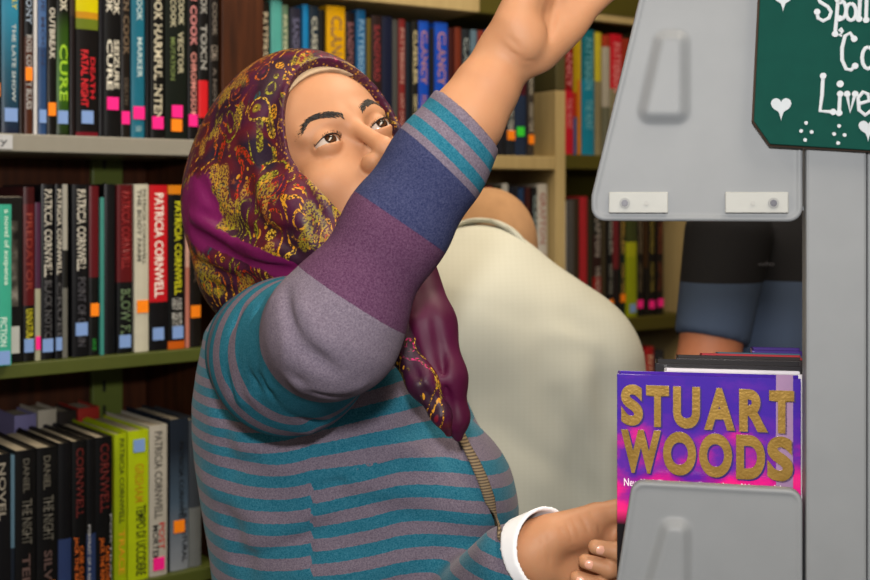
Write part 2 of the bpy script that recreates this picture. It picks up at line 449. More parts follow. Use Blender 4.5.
Vh, Qh = surface_net(head_fn, (-.088, -.198, -.130), (.088, .052, .122), .00150)
Vh = relax(Vh, Qh, 1, .35); Vh = Vh @ HM.T + np.array(EYE)
parts = [(Vh, Qh)]
lo, hi = bounds(hrp + [EL, CU, WR], .052); V, Q = surface_net(armR_fn, lo, hi, .0021); parts.append((relax(V, Q), Q))
lo, hi = bounds(hlp + [WL, EL2], .05); V, Q = surface_net(armL_fn, lo, hi, .0017); parts.append((relax(V, Q), Q))
V, Q = surface_net(core_fn, (-.33, .88, 0.0), (.16, 1.46, 1.56), .009); parts.append((relax(V, Q), Q))
def joined(parts):
    off = 0; VV = []; QQ = []
    for V, Q in parts: VV.append(V); QQ.append(Q + off); off += len(V)
    return np.concatenate(VV), np.concatenate(QQ)
V, Q = joined(parts)
woman = link('person', np_mesh('person', V, Q), m_skin)
tag(woman, 'woman in patterned headscarf and striped tunic reaching up to grey book cart', 'person')
add_eyes(woman, True)
m_nail = flat('#e2a890', .25, .6)
nail_mesh(nailL, m_nail, woman); nail_mesh(nailR, m_nail, woman)

# eyebrows and lashes: short hairs laid on the skin
def hairs(name, items, mat, parent, label):
    mb = MB(); off = []
    xs = np.array([i[0] for i in items]); zs = np.array([i[1] for i in items]); ys = face_y(head_fn, xs, zs)
    y2s = face_y(head_fn, np.array([i[0] + i[2] * i[4] for i in items]), np.array([i[1] + i[3] * i[4] for i in items]))
    for (x, z, dx, dz, L, r), y, y2 in zip(items, ys, y2s):
        if y != y: continue
        if y2 != y2: continue
        a = h2w((x, y - .0004, z)); c = h2w((x + dx * L, y2 + .0004, z + dz * L)); b = (a + c) / 2 + ff * .0007
        mb.tube([a, b, c], [r, r, r * .25], 4, fl=.6)
    o = mb.build(name, mat, parent, True); o['label'] = label
for sx, lb in ((-1, 'dark arched eyebrow nearest the viewer'), (1, 'dark eyebrow partly turned away')):
    it = []
    for i in range(400):
        t = random.random() ** .9; bx = .0095 + t * .0370
        cz = .0165 + .0105 * math.sin(min(1, t / .70) * math.pi / 2) - (.0085 * ((t - .70) / .30) ** 1.5 if t > .70 else 0)
        th = (.0040 * (1 - max(0, t - .35) / .72)) + .0003
        zz = cz + random.uniform(-1, 1) * th
        an = math.radians(62 - 75 * t + random.uniform(-14, 14)) if zz < cz + .001 else math.radians(15 - 40 * t + random.uniform(-12, 12))
        it.append((sx * bx, zz, sx * math.cos(an), math.sin(an), random.uniform(.0045, .0075), random.uniform(.00026, .00042)))
    hairs('eyebrow', it, m_hair, woman, lb)
for sx in (-1, 1):
    mb = MB(); ln = []
    for i in range(25):
        u = -1 + 2 * i / 24; x = EX + u * .0148; z = .0046 * (1 - u * u) + .0008 * u + .0003
        y = math.sqrt(max(0, .0142 ** 2 - (u * .0148) ** 2 - z * z)) if abs(u) < .9 else .002
        y = max(y, .003 - abs(u) * .002); ln.append(h2w((sx * x, y, z)))
    mb.tube(ln, [.0003 + .0005 * math.sin(math.pi * i / 24) for i in range(25)], 5)
    for i in range(34):
        q = random.random(); k = min(23, int(q * 24)); a = ln[k].lerp(ln[k + 1], q * 24 - k); o_ = (q - .5) * 1.2 * sx
        mb.tube([a, a + (ff * .8 + fu * .1 + fe * o_) * .0020, a + (ff * .9 + fu * .6 + fe * o_ * 1.2).normalized() * .0038], [.00025, .0002, .00008], 4)
    o = mb.build('eyelashes', m_hair, woman, True)

# ---- knitted wool
def speckle(n, col, amt=.5):
    a = n.noise(n.obj(), 700, 2, rough=.7); b = n.noise(n.obj(), 210, 3)
    f = n.ramp(a, [(.30, (0, 0, 0, 1)), (.70, (1, 1, 1, 1))])
    dark = n.mix(1.0, col, (.42, .42, .46, 1), 'MULTIPLY')
    lite = n.mix(.07, col, (.75, .75, .80, 1))
    c = n.mix(f, dark, lite)
    c = n.mix(n.math('MULTIPLY', b, .25), c, dark)
    n.bump(a, .35, .0012); return n.mix(1 - amt, c, col)
TEAL = lin('#0b6c84'); GREY = lin('#736878'); NAVY = lin('#2a325c'); PURP = lin('#562e50')
n = N('striped_wool'); at = n.n('Attribute', attribute_name='stripe').outputs['Fac']
_w = n.math('ADD', at, n.math('MULTIPLY', n.math('SUBTRACT', n.noise(n.obj(), 300, 1), .5), .0012))
fr = n.math('FRACT', n.math('DIVIDE', _w, .0230))
m_tunic = n.set(speckle(n, n.ramp(fr, [(0, TEAL), (.5, GREY)], 'CONSTANT'), .75), .95, .12)
m_tunic.node_tree.nodes['Principled BSDF'].inputs['Sheen Weight'].default_value = .1
n = N('banded_wool'); at = n.n('Attribute', attribute_name='band').outputs['Fac']
_w = n.math('ADD', at, n.math('MULTIPLY', n.math('SUBTRACT', n.noise(n.obj(), 300, 1), .5), .003))
# band: 0..1 upper arm, 1..2 forearm
_st = []
for i in range(5): _st += [(i * .125, TEAL), (i * .125 + .06, GREY)]
st = [(p / 2, c) for p, c in _st if p < .61] + [(.62 / 2, TEAL), (.88 / 2, GREY), (1.13 / 2, PURP), (1.50 / 2, NAVY), (1.775 / 2, GREY), (1.812 / 2, TEAL), (1.858 / 2, GREY), (1.903 / 2, TEAL), (1.948 / 2, GREY)]
m_sleeve = n.set(speckle(n, n.ramp(n.math('DIVIDE', _w, 2.0), st, 'CONSTANT'), .7), .95, .12)

# ---- tunic
_k = [(272, 285, 318, 1.26), (285, 250, 345, 1.26), (300, 226, 380, 1.26), (330, 207, 415, 1.26), (370, 199, 440, 1.26), (400, 195, 455, 1.26), (430, 195, 470, 1.26), (460, 198, 490, 1.26),
      (500, 204, 507, 1.26), (540, 211, 512, 1.26), (580, 216, 516, 1.26), (640, 208, 520, 1.26), (760, 190, 525, 1.26), (900, 185, 525, 1.26)]
_kz = np.array([CAMZ - (k[0] - 200) / F * 1.26 for k in _k])[::-1]
_kl = np.array([(k[1] - 435) / F * 1.26 for k in _k])[::-1]; _kr = np.array([(k[2] - 435) / F * 1.26 for k in _k])[::-1]
_kb = np.array([.035, .062, .085, .108, .118, .122, .124, .126, .128, .13, .13, .135, .15, .16])[::-1]
def ip(z, ys): return np.interp(z, _kz, ys).astype(np.float32)
def torso_fn(X, Y, Z):
    l = ip(Z, _kl); r = ip(Z, _kr); b = ip(Z, _kb); a = (r - l) / 2
    q = (np.abs((X - (l + r) / 2) / a) ** 2.3 + np.abs((Y - 1.26) / b) ** 2.3) ** (1 / 2.3)
    d = (q - 1) * np.minimum(a, b)
    d = np.maximum(d, Z - _kz[-1])
    d = smin(d, ell(X, Y, Z, P(462, 496, 1.21), (.046, .066, .060)), .05)
    return d
_S = lambda x, y: P(x, y, march(torso_fn, x, y) or 1.15)
TF = [(_S(330, 425), _S(420, 395), .007, .004), (_S(312, 490), _S(400, 460), .0028, -.0045), (_S(312, 485), _S(310, 590), .0022, -.005),
      (_S(245, 545), _S(330, 505), .012, .006), (_S(235, 560), _S(330, 525), .008, -.006), (_S(230, 470), _S(300, 440), .010, -.006), (_S(222, 400), _S(232, 470), .012, -.006),
      (_S(360, 500), _S(480, 540), .012, -.004), (_S(390, 440), _S(470, 470), .012, .004), (_S(430, 450), _S(500, 545), .011, -.006), (_S(250, 440), _S(420, 415), .008, -.005),
      (_S(300, 575), _S(420, 560), .014, .005), (_S(225, 500), _S(250, 580), .012, -.005), (_S(340, 450), _S(440, 425), .010, -.004), (_S(350, 400), _S(400, 365), .008, .004), (_S(212, 420), _S(290, 470), .011, .005), (_S(330, 470), _S(430, 500), .013, .004), (_S(205, 480), _S(262, 520), .010, .005), (_S(420, 520), _S(500, 560), .010, .004), (_S(320, 440), _S(360, 560), .016, -.004), (_S(440, 445), _S(480, 500), .010, -.004)]
def tunic_fn(X, Y, Z):
    d = torso_fn(X, Y, Z)
    d = smin(d, chain(X, Y, Z, [SHL, P(452, 480, 1.30), EL2, P(512, 566, 1.078)], [.050, .046, .044, .037], .02), .025)
    d = folds(d, X, Y, Z, TF)
    return d
def tunic_attr(V):
    X, Y, Z = V.T
    xs = (312 - 435) / F * 1.14; L_ = np.minimum(X - xs, 0); R_ = np.maximum(X - xs, 0)
    hi_ = np.clip((Z - 1.20) / .12, 0, 1)
    g = (.30 + .35 * hi_) * L_ + (.06 + .30 * hi_) * R_ - 1.3 * np.maximum(R_ - .085, 0) ** 2 + .25 * L_ * L_ / .1
    s = Z - g + .0016 * np.sin(X * 38 + Z * 21)
    zz = Z - (CAMZ - (484 - 200) / F * 1.13) - .30 * (X - xs)
    s = s + np.where((X > xs) & (zz < 0) & (Y < 1.26), .0080 * np.clip(1 - (X - xs) / .08, 0, 1), 0)
    return {'stripe': s + 3}
tunic = sdf_obj('tunic', tunic_fn, (-.285, 1.00, .84), (.135, 1.47, 1.39), .0032, m_tunic, woman, tunic_attr)
tunic['label'] = 'teal and grey striped wool tunic'
# ---- right sleeve
_ec = [P(347, 306, .966), P(398, 225, .970), P(437, 165, .973)]
axisF = (CU - EL)
UPC = [SH, P(288, 352, 1.10), EL]
def sleeve_fn(X, Y, Z):
    d = chain(X, Y, Z, [SH, P(290, 356, 1.10), EL + Vector((0, .01, -.004))], [.070, .068, .052], .02)
    d = smin(d, chain(X, Y, Z, [EL, _ec[0], _ec[1], _ec[2], CU + axisF * .12], [.050, .0425, .0395, .0368, .0338], .02), .022)
    d = smax(d, (X - CU.x) * cut.x + (Y - CU.y) * cut.y + (Z - CU.z) * cut.z, .003)
    d = smax(d, -caps(X, Y, Z, _ec[2], CU + axisF * .15, .0292, .0290), .002)
    d = folds(d, X, Y, Z, SF)
    return d
cut = Vector((.68, .06, .70)).normalized()
# folds on the sleeve, placed on the surface nearest the viewer
SF = []
_sl = lambda x, y: P(x, y, march(sleeve_fn, x, y, .8, 1.3) or 1.05)
_SF = [(285, 292, 300, 345, .006, -.006), (300, 345, 335, 372, .007, -.007), (262, 300, 258, 390, .006, -.006), (252, 305, 240, 400, .007, .006), (272, 300, 268, 385, .005, .004),
       (240, 312, 232, 395, .006, -.005), (262, 380, 320, 425, .006, -.006), (250, 395, 310, 432, .006, .005), (290, 372, 345, 398, .006, -.005), (300, 385, 362, 385, .006, .004), (302, 300, 325, 345, .005, .004),
       (285, 345, 300, 390, .007, .004), (330, 300, 385, 330, .008, .002), (380, 200, 420, 245, .010, -.002), (455, 110, 490, 160, .004, .002)]
SF = [(_sl(a, b), _sl(c, d), w_, h_) for a, b, c, d, w_, h_ in _SF]
def sleeve_attr(V):
    X, Y, Z = V.T
    a, tu = caps(X, Y, Z, SH, EL, .08, .05, True); b, tf = caps(X, Y, Z, EL, CU, .05, .035, True)
    def raw(p, A, B):
        v = np.array(B) - np.array(A); return ((np.stack(p, 1) - np.array(A)) @ v) / (v @ v)
    u = raw((X, Y, Z), SH, EL); f = raw((X, Y, Z), EL, CU)
    # tilt the cuff rows parallel to the cut edge
    cv = ((np.stack((X, Y, Z), 1) - np.array(CU)) @ np.array(cut)) / axisF.length
    f2 = 1 + cv; m = np.clip((f - .45) / .35, 0, 1); f = f * (1 - m) + f2 * m
    t = np.where(f > .02, 1 + np.clip(f, 0, 1), np.where(b < a - .006, 1.0, np.clip(u, 0, 1)))
    return {'band': t}
lo, hi = bounds([SH, EL, CU], .098)
sleeve = sdf_obj('sleeve', sleeve_fn, lo, hi, .0026, m_sleeve, tunic, sleeve_attr)
sleeve['label'] = 'sleeve with striped, grey, purple and navy bands'
# zip trim down the front edge
n = N('knit_trim'); wv = n.n('TexWave', i_Vector=n.obj(), i_Scale=120.0, bands_direction='Z'); m_trim = n.set(n.mix(wv.outputs[0], lin('#4a4038'), lin('#8d7c62')), .9, .1)
pts = []
for x, y in ((462, 428), (470, 445), (479, 462), (487, 480), (494, 500), (500, 520), (503, 532), (505, 540)):
    D = march(tunic_fn, x - 6, y); pts.append(P(x - 4, y, (D or 1.2) - .002))
tr = MB().tube(pts, .0062, 8, flatn=Vector((.6, -.8, 0)), fl=.30).build('front_trim', m_trim, tunic, True); tr['label'] = 'ribbed brown front trim'
# skirt and shoes
def skirt_fn(X, Y, Z):
    a = .145 + (.95 - Z) * .06
    d = (np.sqrt(((X + .085) / a) ** 2 + ((Y - 1.26) / (a * .92)) ** 2) - 1) * .13 + .005 * np.sin(np.arctan2(Y - 1.26, X + .085) * 14) * np.clip((.95 - Z) * 2, 0, 1)
    return np.maximum(d, np.maximum(.10 - Z, Z - .93))
o = sdf_obj('skirt', skirt_fn, (-.33, 1.02, .08), (.16, 1.50, .95), .009, flat('#22222a', .9, .1), woman); o['label'] = 'long dark skirt'
for sx in (-1, 1):
    hx = -.085 + sx * .07
    sdf_obj('shoe', lambda X, Y, Z: np.maximum(smin(caps(X, Y, Z, (hx, 1.28, .05), (hx + .05, 1.12, .036), .044, .036), sph(X, Y, Z, (hx, 1.29, .06), .046), .02), -Z), (hx - .07, 1.05, -.01), (hx + .12, 1.36, .12), .006, flat('#1a1718', .5), woman)
# white shirt cuff of the lower arm
CD = (WL - EL2).normalized()
ca = P(514, 560, 1.072); cb = P(547, 546, 1.05)
def cuff_fn(X, Y, Z):
    a = P(526, 556, 1.063); ax = (cb - ca).normalized()
    d = caps(X, Y, Z, a, cb + ax * .05, .034, .0325)
    d = np.maximum(d, -d - .0034)
    tl = (ax + Vector((.0, -.45, -.15))).normalized() * 1.0
    d = smax(d, (X - cb.x) * tl.x + (Y - cb.y) * tl.y + (Z - cb.z) * tl.z, .001)
    d = smax(d, -((X - a.x) * ax.x + (Y - a.y) * ax.y + (Z - a.z) * ax.z), .001)
    return d
o = sdf_obj('shirt_cuff', cuff_fn, *bounds([ca, cb], .07), .0018, flat('#eef0f6', .8, .2, 0, .01), woman); o['label'] = 'white shirt cuff'

# ---- headscarf
BUN = P(264, 192, 1.28)
def scarf_base(X, Y, Z):
    x, y, z = w2h(X, Y, Z)
    d = ell(x, y, z, (0, -.090, .033), (.087, .112, .102))
    d = smin(d, ell(x, y, z, (0, -.050, -.045), (.074, .074, .085)), .03)
    d = smin(d, ell(X, Y, Z, BUN, (.073, .075, .080)), .07)
    d = smin(d, chain(X, Y, Z, [P(258, 215, 1.26), P(268, 262, 1.235), P(300, 285, 1.22)], [.066, .066, .055], .03), .04)
    d = smin(d, chain(X, Y, Z, [P(262, 205, 1.22), P(300, 238, 1.165), P(350, 262, 1.15)], [.070, .052, .045], .03), .03)
    d = smin(d, chain(X, Y, Z, [P(318, 215, 1.12), P(330, 262, 1.135), P(380, 300, 1.15)], [.046, .046, .04], .03), .035)
    return d
def oval(x, z):   # face opening in the head frame
    zz = z + .018; rz = np.where(zz > 0, .093, .098); x = x * np.where(zz < 0, 1 - zz * 1.2, 1)
    return (np.sqrt((x / .0655) ** 2 + (zz / rz) ** 2) - 1) * .072
_H = lambda x, y: P(x, y, march(scarf_base, x, y, .9, 1.5) or 1.25)
_CF = [((193, 232), (240, 262), (300, 272), .0065, -.010), ((192, 215), (232, 240), (290, 252), .006, .007), ((196, 262), (235, 280), (280, 282), .006, -.009), ((205, 215), (250, 235), (300, 230), .006, -.006),
       ((230, 110), (215, 150), (222, 200), .010, -.003), ((283, 78), (262, 130), (290, 200), .010, -.004), ((272, 85), (245, 140), (262, 210), .010, .004), ((290, 150), (305, 190), (325, 225), .007, -.005),
       ((285, 190), (300, 225), (318, 255), .008, .005), ((240, 180), (262, 225), (300, 255), .007, -.005), ((204, 280), (225, 292), (262, 290), .006, -.008), ((200, 180), (222, 220), (262, 245), .007, -.005)]
CF = []
for a, b, c, w_, h_ in _CF:
    A, B, C2 = _H(*a), _H(*b), _H(*c); CF += [(A, B, w_, h_), (B, C2, w_, h_)]
def scarf_fn(X, Y, Z):
    d = scarf_base(X, Y, Z); x, y, z = w2h(X, Y, Z)
    d = folds(d, X, Y, Z, CF)
    ov = oval(x, z)
    d = d - .0035 * np.exp(-((ov - .004) / .0042) ** 2) * (y > -.07)      # rolled hem
    front = np.maximum((ov - (y + .012) * .42) * .92, -(y + .085))
    d = smax(d, -front, .004)
    return d
def scarf_attr(V):
    X, Y, Z = V.T; x, y, z = w2h(X, Y, Z)
    hem = np.exp(-((oval(x, z) - .004) / .0052) ** 2) * (y > -.06)
    px = 435 + X / Y * F; py = 200 - (Z - CAMZ) / Y * F
    # cloth regions: plain magenta ground at the back, printed paisley elsewhere
    plain = np.clip(1 - np.hypot((X - BUN.x + .050) / .035, (Z - BUN.z + .02) / .055), 0, 1)
    plain = np.maximum(plain, np.clip(1 - np.abs(Z - (1.405 - .35 * (X + .19))) / .016, 0, 1) * (X < -.10))
    return {'hem': hem, 'plain': plain}
def paisley(name, plain_attr=True):
    n = N(name); ob = n.obj(); ms = n.n('Mapping', i_Vector=ob, i_Scale=(1.0, .8, .62), i_Rotation=(.3, .5, .4)).outputs[0]
    wp = n.n('TexNoise', i_Vector=ms, i_Scale=22.0, i_Detail=1.0).outputs[1]
    co = n.n('VectorMath', operation='MULTIPLY_ADD', i_0=wp, i_1=(.050, .050, .050)); n.t.links.new(ms, co.inputs[2]); co = co.outputs[0]
    v = n.n('TexVoronoi', i_Vector=co, i_Scale=38.0); v2 = n.n('TexVoronoi', i_Vector=co, i_Scale=125.0)
    dist = v.outputs['Distance']; rc = n.n('SeparateColor', i_0=v.outputs['Color']).outputs
    rings = n.math('FRACT', n.math('MULTIPLY', dist, 4.2)); line = n.ramp(rings, [(0, (0, 0, 0, 1)), (.46, (0, 0, 0, 1)), (.50, (1, 1, 1, 1)), (.74, (1, 1, 1, 1)), (.78, (0, 0, 0, 1))])
    big = n.noise(ob, 17, 2); grnd = n.ramp(big, [(.36, lin('#2a0c22')), (.46, lin('#420c30')), (.55, lin('#560f20')), (.66, lin('#201026'))])
    dirt = n.noise(ob, 420, 2)
    gold = n.ramp(rc[0], [(0, lin('#c98a1e')), (.28, lin('#b35312')), (.45, lin('#8f8a1c')), (.62, lin('#c9a030')), (.76, lin('#b02a12')), (.86, lin('#1f4650')), (.93, lin('#c0186a'))], 'CONSTANT')
    gold = n.mix(n.ramp(dirt, [(.42, (0, 0, 0, 1)), (.55, (1, 1, 1, 1))]), gold, lin('#3a2410'))
    inner = n.ramp(rc[1], [(0, lin('#5a1030')), (.3, lin('#a0320e')), (.42, lin('#1e3440')), (.55, lin('#3c1034')), (.8, lin('#7a6a14')), (.9, lin('#701226'))], 'CONSTANT')
    blob = n.ramp(dist, [(.20, (1, 1, 1, 1)), (.23, (0, 0, 0, 1))])
    on = n.ramp(rc[2], [(.0, (1, 1, 1, 1)), (.88, (0, 0, 0, 1))], 'CONSTANT')
    onm = n.math('MULTIPLY', on, n.ramp(n.noise(ob, 30, 2), [(.33, (0, 0, 0, 1)), (.42, (1, 1, 1, 1))]))
    c = n.mix(n.math('MULTIPLY', blob, onm), grnd, inner); c = n.mix(n.math('MULTIPLY', line, onm), c, gold)
    pt = n.ramp(n.noise(n.obj((1, 1, .6)), 34, 3), [(.53, (0, 0, 0, 1)), (.56, (1, 1, 1, 1))]); gr = n.ramp(n.noise(ob, 480, 3), [(.44, (0, 0, 0, 1)), (.54, (1, 1, 1, 1))])
    c = n.mix(n.math('MULTIPLY', pt, n.math('MULTIPLY', gr, .85)), c, n.ramp(big, [(.4, lin('#8a7a18')), (.55, lin('#b08a30')), (.65, lin('#a04c18'))]))
    dots = n.ramp(v2.outputs['Distance'], [(.16, (1, 1, 1, 1)), (.20, (0, 0, 0, 1))]); dm = n.ramp(n.noise(ob, 26, 1), [(.50, (0, 0, 0, 1)), (.56, (1, 1, 1, 1))])
    c = n.mix(n.math('MULTIPLY', dots, dm), c, lin('#c48a20'))
    if plain_attr:
        pl = n.n('Attribute', attribute_name='plain').outputs['Fac']
        pf = n.ramp(n.math('ADD', pl, n.math('MULTIPLY', n.math('SUBTRACT', n.noise(ob, 60, 2), .5), .5)), [(.28, (0, 0, 0, 1)), (.36, (1, 1, 1, 1))])
        c = n.mix(pf, c, lin('#6c0c50'))
        he = n.n('Attribute', attribute_name='hem').outputs['Fac']; v3 = n.n('TexVoronoi', i_Vector=ob, i_Scale=240.0)
        hc = n.mix(n.ramp(v3.outputs['Distance'], [(.22, (0, 0, 0, 1)), (.32, (1, 1, 1, 1))]), lin('#a87a28'), lin('#401230'))
        c = n.mix(n.math('MULTIPLY', n.ramp(he, [(.45, (0, 0, 0, 1)), (.7, (1, 1, 1, 1))]), .85), c, hc)
    n.bump(n.noise(ob, 260, 2), .25, .001)
    return n.set(c, .5, .3)
m_scarf = paisley('paisley_satin')
lo, hi = bounds([BUN, h2w((0, -.09, .12)), P(300, 300, 1.25), P(400, 330, 1.15), h2w((.09, .02, -.1)), P(190, 200, 1.27), P(330, 220, 1.09)], .055)
scarf = sdf_obj('headscarf', scarf_fn, lo, hi, .0023, m_scarf, woman, scarf_attr); scarf['label'] = 'maroon headscarf with gold paisley print'
# hanging ends
m_plain = N('magenta_satin'); m_plain = m_plain.set(m_plain.mix(m_plain.noise(m_plain.obj(), 26, 2), lin('#38061f'), lin('#54093a')), .55, .3)
def tail(name, path, mat, label, parent, fold):
    def fn(X, Y, Z):
        d = chain(X, Y, Z, [p for p, _ in path], [r for _, r in path], .012)
        return folds(d, X, Y, Z, fold)
    lo, hi = bounds([p for p, _ in path], .05); o = sdf_obj(name, fn, lo, hi, .0022, mat, parent, lambda V: {'hem': V[:, 0] * 0, 'plain': V[:, 0] * 0}); o['label'] = label
    return o
tail('scarf_end', [(P(416, 268, 1.13), .019), (P(430, 325, 1.10), .0225), (P(446, 378, 1.085), .0175), (P(455, 418, 1.085), .0115), (P(458, 437, 1.09), .0045)], m_plain, 'plain magenta end of the headscarf', scarf,
     [(P(432, 300, 1.075), P(452, 425, 1.07), .0045, -.006), (P(415, 320, 1.08), P(440, 420, 1.07), .005, .005)])
tail('scarf_end', [(P(392, 290, 1.11), .019), (P(402, 342, 1.092), .0165), (P(423, 383, 1.070), .0125), (P(441, 414, 1.064), .0075), (P(449, 434, 1.070), .0035)], paisley('paisley_satin_end', False), 'gold printed end of the headscarf', scarf,
     [(P(395, 330, 1.07), P(435, 410, 1.055), .004, -.004)])
# cap under the scarf
def cap_fn(X, Y, Z):
    x, y, z = w2h(X, Y, Z)
    d = np.maximum(head_fn(x, y, z) - .0042, -ell(x, y, z, (0, -.092, .032), (.066, .09, .076)))
    ov = (np.sqrt((x / .082) ** 2 + ((z + .018) / .0910) ** 2) - 1) * .07
    d = np.maximum(d, -np.maximum(ov, -(y + .06)))
    return np.maximum(d, -(z - .03))
lo, hi = bounds([h2w((a, b, c)) for a in (-.09, .09) for b in (-.19, .03) for c in (.02, .125)], .006)
o = sdf_obj('underscarf_cap', cap_fn, lo, hi, .0019, flat('#b39c80', .8, .2), woman); o['label'] = 'cream cap under the headscarf'
# ring on the lower hand
a, b, r0, r1 = segL[1][0]; mid = a.lerp(b, .55); ax = (b - a).normalized()
t1 = ax.orthogonal().normalized(); t2 = ax.cross(t1)
MB().tube([mid + (t1 * math.cos(q) + t2 * math.sin(q)) * r0 * 1.03 for q in [i * math.pi / 12 for i in range(25)]], .0014, 8).build('ring', flat('#d8d8dc', .15, .8, 1, 0), None, True)
bpy.data.objects['ring'].name = 'finger_ring'; tag(bpy.data.objects['finger_ring'], 'thin silver ring on the woman\'s lower hand beside the purple book', 'ring')

# ================================================================== BOOKS
_tx = {}
def text_mesh(body, bold=.0):
    k = (body, bold)
    if k not in _tx:
        c = bpy.data.curves.new('t', 'FONT'); c.body = body; c.size = 1; c.offset = bold; c.resolution_u = 8 if bold >= .05 else 2; c.align_x = 'LEFT'; c.space_line = .85
        o = bpy.data.objects.new('t', c); COL.objects.link(o); dg = bpy.context.evaluated_depsgraph_get(); dg.update()
        me = bpy.data.meshes.new_from_object(o.evaluated_get(dg)); COL.objects.unlink(o); bpy.data.objects.remove(o)
        v = np.array([tuple(q.co) for q in me.vertices]); f = [tuple(p.vertices) for p in me.polygons]; bpy.data.meshes.remove(me)
        a = v.min(0); b = v.max(0); v = (v - a) / np.maximum(b - a, 1e-6); _tx[k] = (v, f)
    return _tx[k]
def letters(name, body, mat, parent, mapf, bold=.0, depth=.0006):
    """flat letters given a little thickness; mapf(u, v) -> (point, outward normal), u, v in 0..1"""
    v, f = text_mesh(body, bold); n = len(v); V = []; 
    pts = [mapf(u, w_) for u, w_, _ in v]
    V = [tuple(p + nn * depth) for p, nn in pts]
    me = bpy.data.meshes.new(name); me.from_pydata(V, [], f); me.update()
    return link(name, me, mat, parent)
_bm = {}
def cover_mat(zones, h, rough=.35):
    k = (tuple(zones), round(h, 2), rough)
    if k not in _bm:
        n = N('book_cover')
        if len(zones) == 1: c = lin(zones[0][1])
        else:
            z = n.n('SeparateXYZ', i_0=n.obj()).outputs[2]; fz = n.math('DIVIDE', z, h)
            c = n.ramp(fz, [(p, lin(q)) for p, q in zones], 'LINEAR' if rough == .34 else 'CONSTANT')
        nz = n.noise(n.obj(), 45, 3); c = n.mix(n.math('MULTIPLY', nz, .25), c, (.02, .02, .02, 1))
        _bm[k] = n.set(c, rough, .18)
    return _bm[k]
n = N('page_edges'); wv = n.n('TexNoise', i_Vector=n.obj((400, 6, 3)), i_Scale=3.0, i_Detail=2.0)
m_pages = n.set(n.mix(wv.outputs[0], lin('#7c7362'), lin('#b9ae98')), .85, .2)
STICK = {'p': '#ff1f8f', 'o': '#ff8a10', 'b': '#7d9ed8', 'g': '#38d838', 'r': '#e81f28', 'w': '#dfe3ea'}
STN = {'p': 'pink', 'o': 'orange', 'b': 'light blue', 'g': 'green', 'r': 'red', 'w': 'white'}
def book(label, group, pos, yaw, w, h, dep, zones, texts=(), stickers=(), rough=.35, lean=0.0, cat='book'):
    """texts: (string, colour, z top, z bottom, x0, x1) as fractions of the spine; stickers: (letter, z fraction)"""
    root = tag(empty('hardcover_book' if h > .2 else 'paperback_book', pos, yaw), label, cat, group)
    root.rotation_euler = (0, lean, yaw)
    hw = w / 2; bl = min(.0022, w * .12); t = min(.0024, w * .16)
    outer = [(-hw, dep)]; ns = 6
    for i in range(ns + 1):
        x = -hw + w * i / ns; outer.append((x, -bl * (1 - (x / hw) ** 2)))
    outer.append((hw, dep)); inner = [(hw - t, dep), (hw - t, t), (-hw + t, t), (-hw + t, dep)]
    prof = outer + inner; m = len(prof); mb = MB()
    b = 0; mb.v = [Vector((x, y, 0)) for x, y in prof] + [Vector((x, y, h)) for x, y in prof]
    no = len(outer)
    for i in range(m):
        j = (i + 1) % m; mb.f.append((i, j, m + j, m + i))
    # caps as strips between outer and inner outline
    o_l = list(range(no)); 
    for base, fl in ((0, True), (m, False)):
        q = [(0, 1, m - 2, m - 1), (no - 2, no - 1, no, no + 1)]
        fs = [tuple(base + k for k in t_) for t_ in q] + [tuple(base + k for k in (list(range(1, no - 1)) + [no + 1, no + 2]))]
        mb.f += [f[::-1] if fl else f for f in fs]
    mb.build('cover', cover_mat(zones, h, rough), root)
    MB().box(-hw + t, hw - t, t, dep - .004, .003, h - .004).build('page_block', m_pages, root)
    def onsp(x, z, e=.0): return Vector((x, -bl * (1 - (x / hw) ** 2) - e, z))
    for i, (st, colr, z1, z0, x0, x1) in enumerate(texts):
        z0 = max(z0, .03)
        def mf(u, v_, z1=z1, z0=z0, x0=x0, x1=x1): return onsp((x0 + (x1 - x0) * v_ - .5) * w, (z1 - (z1 - z0) * u) * h, .0002), Vector((0, -1, 0))
        letters('spine_lettering', st, flat(colr, .4, .5, 0, 0), root, mf, .018, .0003)
    for s_, zf in stickers:
        z = zf * h; a = min(hw * .85, .0085); xo = random.uniform(-.1, .1) * hw
        MB().box(xo - a, xo + a, -bl - .0010, -bl * .2, z - .009, z + .009).build('genre_sticker', flat(STICK[s_], .5, .4, 0, 0), root)['label'] = STN[s_] + ' square sticker'
    return root
def on_line(A, B, x):
    """point of a shelf's front line (world XY) seen at photo column x"""
    k = (x - 435) / F; dx, dy = B[0] - A[0], B[1] - A[1]; t = (k * A[1] - A[0]) / (dx - k * dy); return Vector((A[0] + dx * t, A[1] + dy * t, 0))
def row(A, B, zs, data, group, inset=.012, dep=.15):
    yaw = math.atan2(B[1] - A[1], B[0] - A[0]); nv = Vector((-math.sin(yaw), math.cos(yaw), 0)); out = []
    for d in data:
        x0, x1, h, zones, texts, st, label = d[:7]; o = d[7] if len(d) > 7 else {}
        p0 = on_line(A, B, x0); p1 = on_line(A, B, x1); w = (p1 - p0).length - .0008
        p = (p0 + p1) / 2 + nv * (inset + o.get('in', 0) + random.uniform(0, .004)); p.z = zs + .0005
        out.append(book(label, group, p, yaw, w, h, o.get('dep', dep), zones, texts, st, o.get('rough', .35)))
    return out
def shelf_board(parent, A, B, z, th, depth, mat, lip=None, x0=0, x1=0):
    yaw = math.atan2(B[1] - A[1], B[0] - A[0]); L = (Vector(B) - Vector(A)).length
    M = Matrix.Translation((A[0], A[1], 0)) @ Matrix.Rotation(yaw, 4, 'Z')
    return MB().box(-x0, L + x1, 0, depth, z - th, z, M).build('shelf', mat, parent, bevel=.002)

